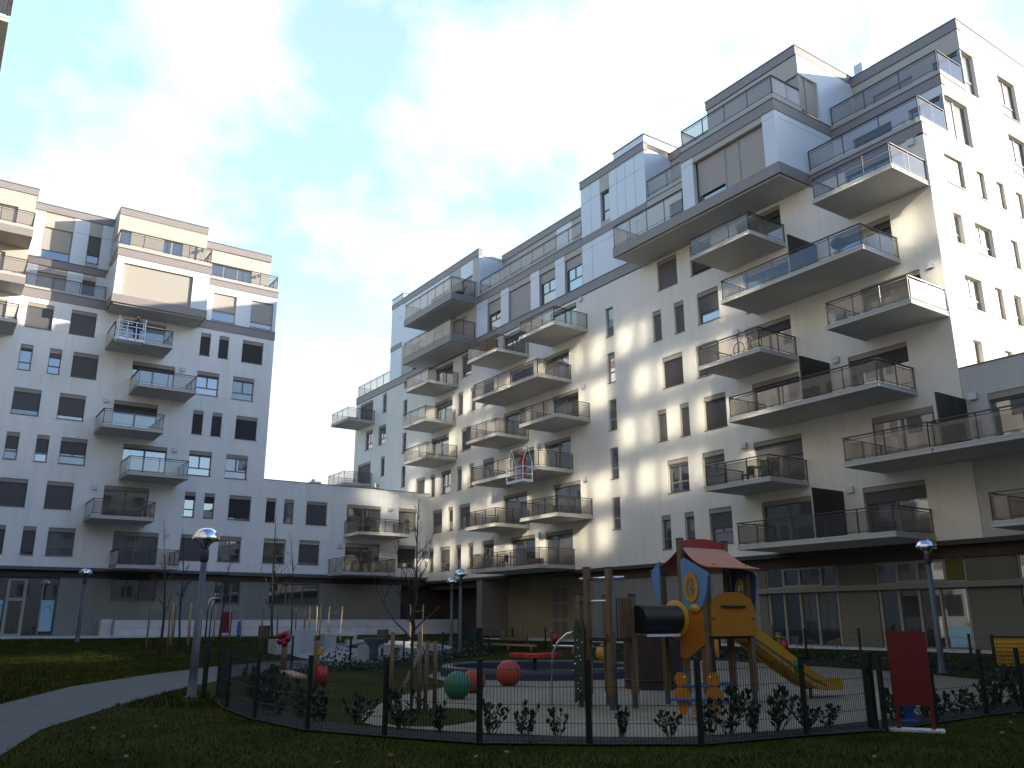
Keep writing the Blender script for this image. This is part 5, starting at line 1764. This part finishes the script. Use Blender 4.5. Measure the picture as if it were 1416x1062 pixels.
# ------------------------------------------------------------------ bare young trees and their stakes
def bare_tree(x, y, h, seed, label, dense=1.0, r0=.045, tipm=None, spread=.5):
    rg = random.Random(seed)
    z = gz(x, y)
    t = thing('young_tree', label, 'tree', (x, y, z))
    tr = MB(); cr = MB()
    tpts = []
    p = Vector((x, y, z - .05)); n = 9
    dirv = Vector((rg.uniform(-.03, .03), rg.uniform(-.03, .03), 1))
    for k in range(n + 1):
        tpts.append(p.copy())
        dirv = (dirv + Vector((rg.uniform(-.06, .06), rg.uniform(-.06, .06), .1))).normalized()
        p = p + dirv * h / n
    tr.tube(tpts, [r0 * (1 - .9 * k / n) + .003 for k in range(n + 1)], 7)
    def branch(p, d, l, r, lev):
        pts = [p.copy()]; q = p.copy(); dd = d.copy()
        m = 5
        for k in range(m):
            dd = (dd + Vector((rg.uniform(-.18, .18), rg.uniform(-.18, .18), rg.uniform(.0, .16)))).normalized()
            q = q + dd * l / m
            pts.append(q.copy())
        cr.tube(pts, [r * (1 - .8 * k / m) + .0015 for k in range(m + 1)], 5, caps=False)
        if lev > 0:
            for k in range(rg.randint(2, 4)):
                i = rg.randint(1, m)
                a = rg.uniform(0, 6.28)
                nd = (dd + Vector((math.cos(a), math.sin(a), .3)) * .75).normalized()
                branch(pts[i], nd, l * rg.uniform(.35, .6), r * .5, lev - 1)
    nb = int(15 * dense)
    for k in range(nb):
        f = .30 + .66 * k / nb
        i = f * n; i0 = int(i)
        p = tpts[i0].lerp(tpts[min(n, i0 + 1)], i - i0)
        a = rg.uniform(0, 6.28)
        d = Vector((math.cos(a), math.sin(a), rg.uniform(.7, 1.4))).normalized()
        branch(p, d, h * spread * (1.05 - f) * rg.uniform(.6, 1.0), r0 * (1 - f) * .62 + .003, 2)
    tr.build('trunk', BARK, t)
    cr.build('crown', tipm or BARK, t, recalc=False)
    return t
bare_tree(8.1, 15.25, 4.15, 4, 'near bare young tree with upright branches inside the fence', 1.0, .034, None, .42)
bare_tree(10.0, 44.2, 6.3, 7, 'bare young tree with reddish twigs left of the near lamp', .9, .075, BARKR, .28)
bare_tree(12.0, 48.8, 6.2, 8, 'slim bare young tree close behind the near lamp pole', .8, .06, None, .28)
bare_tree(15.6, 44.7, 6.9, 9, 'bare young tree with forked top behind the flower post', .9, .075, None, .25)
bare_tree(15.2, 52.8, 6.0, 10, 'thin bare young tree behind the small red board', .7, .05, None, .25)
bare_tree(16.9, 45.6, 6.2, 12, 'thin bare young tree beside the tall white block', .7, .05, None, .25)
bare_tree(29.6, 25.5, 2.9, 13, 'very small leafless tree beside the glazed front behind the tower', .8, .022, None, .45)
bare_tree(24.5, 46.5, 3.2, 14, 'small leafless tree between two leaning stakes near the passage', .8, .03, None, .35)

def stakes(lst, h, label, m=WOODL, tie=None):
    for x, y in lst:
        z = gz(x, y)
        b = MB()
        dxy = (random.Random(int(x * 100)).uniform(-.06, .06), random.Random(int(y * 100)).uniform(-.06, .06))
        b.tube([(x, y, z - .05), (x + dxy[0], y + dxy[1], z + h)], [.045, .042], 8)
        o = b.build('tree_stake', m)
        tag(o, label, 'stake', 'timber stakes round the young trees')
    if tie:
        (xa_, ya_), (xb_, yb_) = tie
        za = gz(xa_, ya_) + h * .88
        b = MB(); b.tube([(xa_, ya_, za), ((xa_ + xb_) / 2, (ya_ + yb_) / 2, za - .12), (xb_, yb_, za)], .02, 6)
        tag(b.build('tie_strap', WOODL), label.replace('stake', 'tie strap between stakes', 1) , 'tie strap')
stakes([(9.4, 44.3), (10.5, 44.0), (10.2, 43.6)], 2.25, 'round timber stake beside the reddish bare tree', WOOD)
stakes([(11.5, 48.6), (12.3, 48.4), (12.5, 48.9)], 2.2, 'pale timber stake round the slim tree near the lamp pole')
stakes([(14.9, 52.9), (15.7, 52.5), (16.4, 52.6)], 2.0, 'pale timber stake near the small red board', WOODL, ((15.7, 52.5), (16.4, 52.6)))
stakes([(14.6, 43.6), (16.0, 45.2)], 2.3, 'dark timber stake beside the fork topped bare tree', WOOD)
stakes([(17.3, 46.0), (17.6, 45.6), (19.1, 48.6), (20.2, 49.8)], 2.1, 'thin timber stake behind the tall white block', WOOD)
stakes([(20.3, 50.5), (21.0, 50.4), (21.9, 50.6)], 2.0, 'pale timber stake before the pale retaining wall', WOODL, ((21.0, 50.4), (21.9, 50.6)))
stakes([(24.2, 45.9), (25.2, 46.3)], 2.3, 'leaning timber stake near the corner passage', WOODL, ((24.2, 45.9), (25.2, 46.3)))
stakes([(7.75, 15.45), (8.45, 15.6)], 1.55, 'timber stake tied to the near bare tree', WOOD)
stakes([(8.75, 15.9), (8.95, 15.85)], 1.35, 'short timber stake right of the near bare tree', WOOD)
b = MB(); b.tube([(7.5, 15.0, 0), (8.5, 15.6, 1.25)], .04, 8); tag(b.build('tree_stake', WOOD), 'slanting timber brace leaning against the near bare tree', 'stake', 'timber stakes round the young trees')

# ------------------------------------------------------------------ shrubs
def leaf(b, p, d, l, wd, rg):
    d = d.normalized()
    s_ = d.cross(Vector((rg.uniform(-1, 1), rg.uniform(-1, 1), rg.uniform(-.3, 1)))).normalized()
    nrm = d.cross(s_)
    i = [b.P(p), b.P(p + d * l * .35 + s_ * wd + nrm * l * .04), b.P(p + d * l * .75 + s_ * wd * .8), b.P(p + d * l - nrm * l * .05), b.P(p + d * l * .75 - s_ * wd * .8), b.P(p + d * l * .35 - s_ * wd + nrm * l * .04)]
    b.face([i[0], i[1], i[2], i[3]]); b.face([i[0], i[3], i[4], i[5]])
def laurel(seed, h=.50, stems=9):
    rg = random.Random(seed)
    st = MB(); lv = MB()
    for k in range(stems):
        a = rg.uniform(0, 6.28); tl = rg.uniform(.15, .95)
        d = Vector((math.cos(a) * tl, math.sin(a) * tl, 1)).normalized()
        p = Vector((rg.uniform(-.05, .05), rg.uniform(-.05, .05), -.03)); pts = [p.copy()]
        L_ = h * rg.uniform(.65, 1.1)
        for j in range(6):
            d = (d + Vector((rg.uniform(-.12, .12), rg.uniform(-.12, .12), .08))).normalized()
            p = p + d * L_ / 6; pts.append(p.copy())
            if j >= 1:
                for q in range(3):
                    aa = rg.uniform(0, 6.28)
                    ld = (d * .7 + Vector((math.cos(aa), math.sin(aa), .35)))
                    leaf(lv, p + d * rg.uniform(-.04, .04), ld, rg.uniform(.055, .11), rg.uniform(.013, .024), rg)
        for q in range(3):
            leaf(lv, p, d + Vector((rg.uniform(-.6, .6), rg.uniform(-.6, .6), .2)), .11, .026, rg)
        st.tube(pts, [.008 * (1 - .1 * i) for i in range(7)], 5, caps=False)
    return st, lv
protos = []
for k in range(4):
    st, lv = laurel(20 + k)
    protos.append((st, lv))
pm = []
SH = [(6.72, 14.6, 1.0), (7.05, 13.5, 1.1), (7.35, 12.8, .9), (7.85, 12.15, 1.05), (8.2, 11.65, .85), (8.62, 11.35, 1.1), (9.35, 10.72, .95), (9.9, 10.2, 1.0), (10.5, 10.0, .85), (10.95, 9.95, 1.15), (11.4, 9.8, .9), (11.85, 9.72, 1.1),
      (12.4, 9.6, .95), (12.9, 9.55, .8), (6.3, 16.2, 1.1), (6.15, 17.0, 1.2), (6.25, 17.9, 1.3), (6.4, 18.7, 1.3), (6.5, 19.6, 1.4), (6.7, 20.3, 1.4), (6.35, 15.4, 1.1), (14.6, 9.4, .9), (15.0, 9.5, 1.1), (15.6, 9.45, 1.1), (16.1, 9.5, 1.2), (16.7, 9.45, 1.3), (17.4, 9.5, 1.2), (17.9, 9.4, 1.5), (18.6, 9.6, 1.5), (19.2, 9.5, 1.4)]
rg = random.Random(2)
for i, (x, y, s_) in enumerate(SH):
    lab = 'low glossy leaved laurel shrub planted in the dark soil along the front fence' if i < 14 else ('bushier laurel shrub by the left bend of the front fence' if i < 21 else 'laurel shrub along the fence right of the large red board')
    k = i % 4
    t = thing('laurel_shrub', lab, 'shrub', (x, y, gz(x, y)), 'laurel shrubs along the fence')
    if len(pm) <= k:
        o1 = protos[k][0].build('stem', BARK, None, recalc=False); o2 = protos[k][1].build('foliage', LEAF, None, recalc=False)
        pm.append((o1, o2))
    else:
        o1 = pm[k][0].copy(); o2 = pm[k][1].copy()
        COL.objects.link(o1); COL.objects.link(o2)
    o1.parent = t; o2.parent = t
    s_ = s_ * rg.uniform(.72, 1.15)
    t.scale = (s_ * rg.uniform(.85, 1.2), s_, s_ * rg.uniform(.85, 1.1)); t.rotation_euler = (0, 0, rg.uniform(0, 6.28))
def hedge(pts, wdt, h, n, seed, label, m=LEAF2):
    rg = random.Random(seed)
    b = MB()
    for k in range(n):
        i = rg.randint(0, len(pts) - 2); f = rg.random()
        x = pts[i][0] + (pts[i + 1][0] - pts[i][0]) * f + rg.gauss(0, wdt * .4)
        y = pts[i][1] + (pts[i + 1][1] - pts[i][1]) * f + rg.gauss(0, wdt * .4)
        top = h * (.55 + .45 * math.sin(x * 2.1 + y * 1.3) * math.sin(x * .9 - y * 1.7 + 1))
        z = gz(x, y) + abs(rg.gauss(0, .5)) * top * .9
        d = Vector((rg.uniform(-1, 1), rg.uniform(-1, 1), rg.uniform(-.2, 1)))
        leaf(b, Vector((x, y, z)), d, rg.uniform(.08, .16), rg.uniform(.022, .04), rg)
    o = b.build('hedge_strip', m, None, recalc=False)
    return tag(o, label, 'hedge')
hedge([(12.0, 30.5), (14.5, 30.8), (18.0, 33.6), (21.5, 36.6), (24.8, 39.0)], .7, .8, 2600, 31, 'low loose hedge along the back fence before the plaza')
hedge([(28.6, 13.4), (28.6, 18), (28.9, 24), (28.9, 30), (28.8, 36)], .5, .55, 2200, 32, 'low ground shrubs along the fence below the glazed ground floor')
hedge([(16.2, 47.0), (17.8, 48.2)], .5, .5, 500, 33, 'small tuft of shrubs between the white plaza blocks')
hedge([(20.2, 45.2), (22.2, 44.8)], .5, .6, 600, 34, 'small shrub bed ringed by the curved white seat wall')
hedge([(24.4, 39.6), (26.6, 41.0)], .6, 1.1, 900, 35, 'bushy shrubs at the foot of the slatted green bin')

# ------------------------------------------------------------------ grass blades on the near lawn
rg = random.Random(77)
b = MB()
PGo = [(p[0] + (p[0] - q[0]) * .06, p[1] + (p[1] - q[1]) * .06) for p, q in zip(bed, inner)] + PG[14:]
def blade(x, y, h):
    z = gz(x, y)
    a = rg.uniform(0, 6.28); dxx, dyy = math.cos(a), math.sin(a)
    wv = rg.uniform(.003, .007) * (1 if h < .06 else 2.4)
    l = rg.uniform(-.03, .03), rg.uniform(-.03, .03)
    i = [b.P((x - dxx * wv, y - dyy * wv, z - .01)), b.P((x + dxx * wv, y + dyy * wv, z - .01)), b.P((x + l[0] * .4 + dxx * wv * .7, y + l[1] * .4 + dyy * wv * .7, z + h * .6)), b.P((x + l[0], y + l[1], z + h))]
    b.face([i[0], i[1], i[2]]); b.face([i[0], i[2], i[3]])
cnt = 0
while cnt < 60000:
    px = rg.uniform(-.72, .72); d = 7.2 + 12 * rg.random() ** 1.5
    p = Vector((.565, .825, 0)) * d + Vector((.825, -.565, 0)) * px * d
    if inside(PGo, p.x, p.y) or inside(PATH, p.x, p.y):
        continue
    cnt += 1
    blade(p.x, p.y, rg.uniform(.025, .06))
cnt = 0
while cnt < 26000:
    px = rg.uniform(-.68, .35); d = 19 + 32 * rg.random()
    p = Vector((.565, .825, 0)) * d + Vector((.825, -.565, 0)) * px * d
    if inside(PG, p.x, p.y) or inside(PATH, p.x, p.y) or p.y > 58 or p.x > 27 or (p.x > 14.5 and 35 < p.y < 49) or (p.x > 6.5 and p.y < 30):
        continue
    cnt += 1
    blade(p.x, p.y, rg.uniform(.05, .11))
o = b.build('grass', BLADE, None, recalc=False)
tag(o, 'short olive green grass of the lawn', 'grass', None, 'stuff')
rg2 = random.Random(5)
b = MB()
for k in range(60):
    px = rg2.uniform(-.6, .6); d = rg2.uniform(9, 17)
    p = Vector((.565, .825, 0)) * d + Vector((.825, -.565, 0)) * px * d
    if inside(PGo, p.x, p.y) or inside(PATH, p.x, p.y):
        continue
    leaf(b, Vector((p.x, p.y, .05)), Vector((rg2.uniform(-1, 1), rg2.uniform(-1, 1), .1)), .09, .025, rg2)
o = b.build('fallen_leaves', mat('dry leaf', (.16, .10, .05), .8), None, recalc=False)
tag(o, 'scattered dry leaves lying on the near lawn', 'leaves', None, 'stuff')

# ------------------------------------------------------------------ things on the balconies
def cradle(F, u, d, z, wdt, h, label, tent, plabel, cloth):
    t = thing('work_cradle', label, 'work cradle', F(u, d, z))
    b = MB(F)
    w2 = wdt / 2
    for uu in (-w2, w2):
        for dd in (0, .7):
            b.box(u + uu - .025, u + uu + .025, d + dd - .025, d + dd + .025, z, z + (h * .55 if tent else h))
    for zz in (.45, .9):
        for dd in (0, .7):
            b.box(u - w2, u + w2, d + dd - .02, d + dd + .02, z + zz, z + zz + .045)
        for uu in (-w2, w2):
            b.box(u + uu - .02, u + uu + .02, d, d + .7, z + zz, z + zz + .045)
    if tent:
        for uu in (-w2, w2):
            b.tube([(u + uu, d, z + h * .55), (u + uu, d + .35, z + h)], .025, 6)
            b.tube([(u + uu, d + .7, z + h * .55), (u + uu, d + .35, z + h)], .025, 6)
        b.tube([(u - w2, d + .35, z + h), (u + w2, d + .35, z + h)], .025, 6)
    else:
        for uu in (-w2, w2):
            b.tube([(u + uu, d, z + h), (u + uu, d + .7, z + h)], .025, 6)
        for k in range(1, 3):
            b.box(u - w2 + wdt * k / 3 - .02, u - w2 + wdt * k / 3 + .02, d + .68, d + .72, z, z + h * .8)
        b.box(u - w2, u + w2, d + .68, d + .72, z + h * .8, z + h * .8 + .04)
    b.build('frame', WHITEM, t)
    c = MB(F); c.box(u - w2 - .02, u + w2 + .02, d - .02, d + .72, z - .02, z + .14); c.build('floor_tray', WHITEM, t)
    person(F, u + wdt * .22 * (-1 if tent else 1), d + .3, z + .14, cloth, plabel)
def person(F, u, d, z, cloth, label):
    t = thing('person', label, 'person', F(u, d, z))
    J = {'pel': (0, 0, .92), 'chest': (0, .02, 1.22), 'neck': (0, .03, 1.45), 'head0': (0, .04, 1.56), 'head1': (0, .05, 1.70),
         'shl': (-.19, .02, 1.38), 'ell': (-.26, .10, 1.12), 'wrl': (-.18, .30, 1.02), 'shr': (.19, .02, 1.38), 'elr': (.27, .10, 1.12), 'wrr': (.18, .30, 1.02),
         'hl': (-.10, 0, .88), 'kl': (-.12, .03, .48), 'al': (-.12, 0, .08), 'fl': (-.12, .14, .04), 'hr': (.10, 0, .88), 'kr': (.12, .03, .48), 'ar': (.12, 0, .08), 'fr': (.12, .14, .04)}
    R = {'pel': .15, 'chest': .16, 'neck': .065, 'head0': .095, 'head1': .085, 'shl': .08, 'ell': .055, 'wrl': .04, 'shr': .08, 'elr': .055, 'wrr': .04, 'hl': .11, 'kl': .07, 'al': .05, 'fl': .04, 'hr': .11, 'kr': .07, 'ar': .05, 'fr': .04}
    E_ = [('pel', 'chest'), ('chest', 'neck'), ('neck', 'head0'), ('head0', 'head1'), ('chest', 'shl'), ('shl', 'ell'), ('ell', 'wrl'), ('chest', 'shr'), ('shr', 'elr'), ('elr', 'wrr'), ('pel', 'hl'), ('hl', 'kl'), ('kl', 'al'), ('al', 'fl'), ('pel', 'hr'), ('hr', 'kr'), ('kr', 'ar'), ('ar', 'fr')]
    keys = list(J)
    me = bpy.data.meshes.new('body')
    me.from_pydata([F(u + J[k][0], d + J[k][1], z + J[k][2]) for k in keys], [(keys.index(a), keys.index(c)) for a, c in E_], [])
    o = bpy.data.objects.new('body', me); COL.objects.link(o)
    m = o.modifiers.new('skin', 'SKIN')
    for i, k in enumerate(keys):
        sv = me.skin_vertices[0].data[i]
        sv.radius = (R[k], R[k]); sv.use_root = (k == 'pel')
    o.modifiers.new('sub', 'SUBSURF').levels = 1
    o.modifiers['sub'].render_levels = 1
    me.materials.append(cloth)
    o.parent = t; o.matrix_parent_inverse = Matrix.Translation(-Vector(t.location))
    b = MB(F); b.ball((0, 0, 0), 1, 12)
    hd = MB()
    c = Vector(F(u, d + .07, z + 1.62))
    hd.ball(c, .105, 14, 1.2)
    hd.build('head', SKIN, t)
    hr = MB(); hr.ball(c + Vector((0, 0, .035)), .118, 12, 1.05, cut=.1); hr.build('hat', cloth, t)
cradle(FA, 9.1, 2.95, 19.25, 1.6, 1.55, 'white tubular work cradle hanging at the top left balcony', False, 'person in dark blue workwear standing in the left white cradle', CLOTHB)
cradle(FB, 42.9, 3.05, 9.95, 1.75, 2.2, 'white cradle with a pitched frame hanging at a middle long balcony', True, 'person in red workwear standing in the pitched white cradle', CLOTHR)

# bicycle
def bicycle(F, u, d, z, label):
    t = thing('bicycle', label, 'bicycle', F(u, d, z))
    for uu in (-.52, .52):
        b = MB(F)
        n = 24
        for k in range(n):
            a0, a1 = 2 * math.pi * k / n, 2 * math.pi * (k + 1) / n
            b.tube([(u + uu + .33 * math.cos(a0), d, z + .34 + .33 * math.sin(a0)), (u + uu + .33 * math.cos(a1), d, z + .34 + .33 * math.sin(a1))], .022, 6)
        o = b.build('wheel', FENCEM, t)
        s_ = MB(F)
        for k in range(8):
            a0 = math.pi * k / 8
            s_.tube([(u + uu + .32 * math.cos(a0), d, z + .34 + .32 * math.sin(a0)), (u + uu - .32 * math.cos(a0), d, z + .34 - .32 * math.sin(a0))], .004, 4)
        s_.build('spokes', CHROME, o)
    b = MB(F)
    for p, q in (((-.52, .34), (-.15, .32)), ((-.15, .32), (.38, .78)), ((-.22, .85), (-.15, .32)), ((-.22, .8), (.38, .82)), ((-.52, .34), (-.2, .78)), ((.38, .86), (.52, .34))):
        b.tube([(u + p[0], d, z + p[1]), (u + q[0], d, z + q[1])], .02, 6)
    b.build('bicycle_frame', WHITEM, t)
    b = MB(F); b.tube([(u + .36, d - .25, z + 1.0), (u + .38, d, z + .95), (u + .36, d + .25, z + 1.0)], .015, 6); b.build('handlebar', CHROME, t)
    b = MB(F); b.box(u - .34, u - .12, d - .06, d + .06, z + .88, z + .93); b.build('saddle', FENCEM, t)
bicycle(FB, 25.4, 2.35, 13.94, 'white bicycle parked behind balcony glass on the right building')
def chair(F, u, d, z, m, label):
    t = thing('balcony_chair', label, 'chair', F(u, d, z))
    b = MB(F); b.box(u - .22, u + .22, d - .22, d + .22, z + .42, z + .46); b.build('seat', m, t)
    b = MB(F); b.box(u - .22, u + .22, d - .24, d - .2, z + .46, z + .9); b.build('backrest', m, t)
    for a in (-.19, .19):
        for c in (-.19, .19):
            b = MB(F); b.box(u + a - .018, u + a + .018, d + c - .018, d + c + .018, z, z + .42); b.build('leg', m, t)
def table(F, u, d, z, m, label):
    t = thing('balcony_table', label, 'table', F(u, d, z))
    b = MB(F); b.lathe([(.35, 0), (.35, .03)], (0, 0, 0), 18)
    b.v = [(v[0], v[1], v[2]) for v in b.v]
    c = Vector(F(u, d, z + .70))
    b2 = MB(); b2.lathe([(.36, 0), (.36, .03)], c, 18); b2.build('table_top', m, t)
    b2 = MB(); b2.lathe([(.03, -.70), (.03, 0)], c, 10); b2.build('leg', m, t)
zb = lambda k: 4.8 + 2.965 * k + .22
chair(FB, 25.2, 1.6, zb(1) - .08, FENCEM, 'dark chair on the lower right short balcony, nearer the end')
chair(FB, 26.6, 1.6, zb(1) - .08, FENCEM, 'dark chair beside the pale table on the lower right short balcony')
table(FB, 25.9, 1.6, zb(1) - .08, LFRAME, 'small pale round table on the lower right short balcony')
chair(FB, 47.2, 1.7, zb(0), FENCEM, 'dark chair on the lowest long balcony over the entrance')
table(FB, 46.4, 1.7, zb(0), FENCEM, 'dark round table on the lowest long balcony over the entrance')
b = MB(FB); b.box(42.1, 43.3, 2.2, 2.55, zb(0), zb(0) + .35); tag(b.build('planter_box', CARD), 'brown planter box behind glass on the lowest long balcony', 'planter')
b = MB(FB); b.box(47.3, 49.2, 2.1, 2.5, zb(5), zb(5) + .95); tag(b.build('storage_cabinet', CARD), 'tan storage cabinet behind glass on the upper middle balcony', 'cabinet')
b = MB(FB); b.box(26.6, 27.0, 1.9, 2.3, zb(5), zb(5) + .4); tag(b.build('storage_crate', WHITEM), 'white crate behind glass on the topmost balcony under the bay', 'crate')
t = thing('sun_lounger', 'black lounger on the upper far terrace behind glass', 'lounger', FB(54.6, 1.2, 26.42))
b = MB(FB); b.box(54.0, 55.6, .9, 1.5, 26.75, 26.82); b.build('seat', FENCEM, t)
b = MB(FB); b.prism([(.9, 26.8), (.95, 26.8), (.65, 27.4), (.6, 27.4)], 0, 54.0, 55.6); b.build('backrest', FENCEM, t)
for u in (54.1, 55.5):
    b = MB(FB); b.box(u - .03, u + .03, .95, 1.45, 26.42, 26.75); b.build('leg', FENCEM, t)
t = thing('barbecue', 'dark domed barbecue on the long balcony below the topmost row', 'barbecue', FB(20.3, 1.9, zb(4)))
c = Vector(FB(20.3, 1.9, zb(4)))
b = MB(); b.lathe([(.06, .62), (.30, .72), (.38, .86), (.30, 1.0), (.12, 1.08), (.002, 1.09)], c, 18); b.build('bowl', FENCEM, t)
for a in (0, 2.1, 4.2):
    b = MB(); b.tube([c + Vector((.3 * math.cos(a), .3 * math.sin(a), 0)), c + Vector((.12 * math.cos(a), .12 * math.sin(a), .7))], .02, 6); b.build('leg', FENCEM, t)
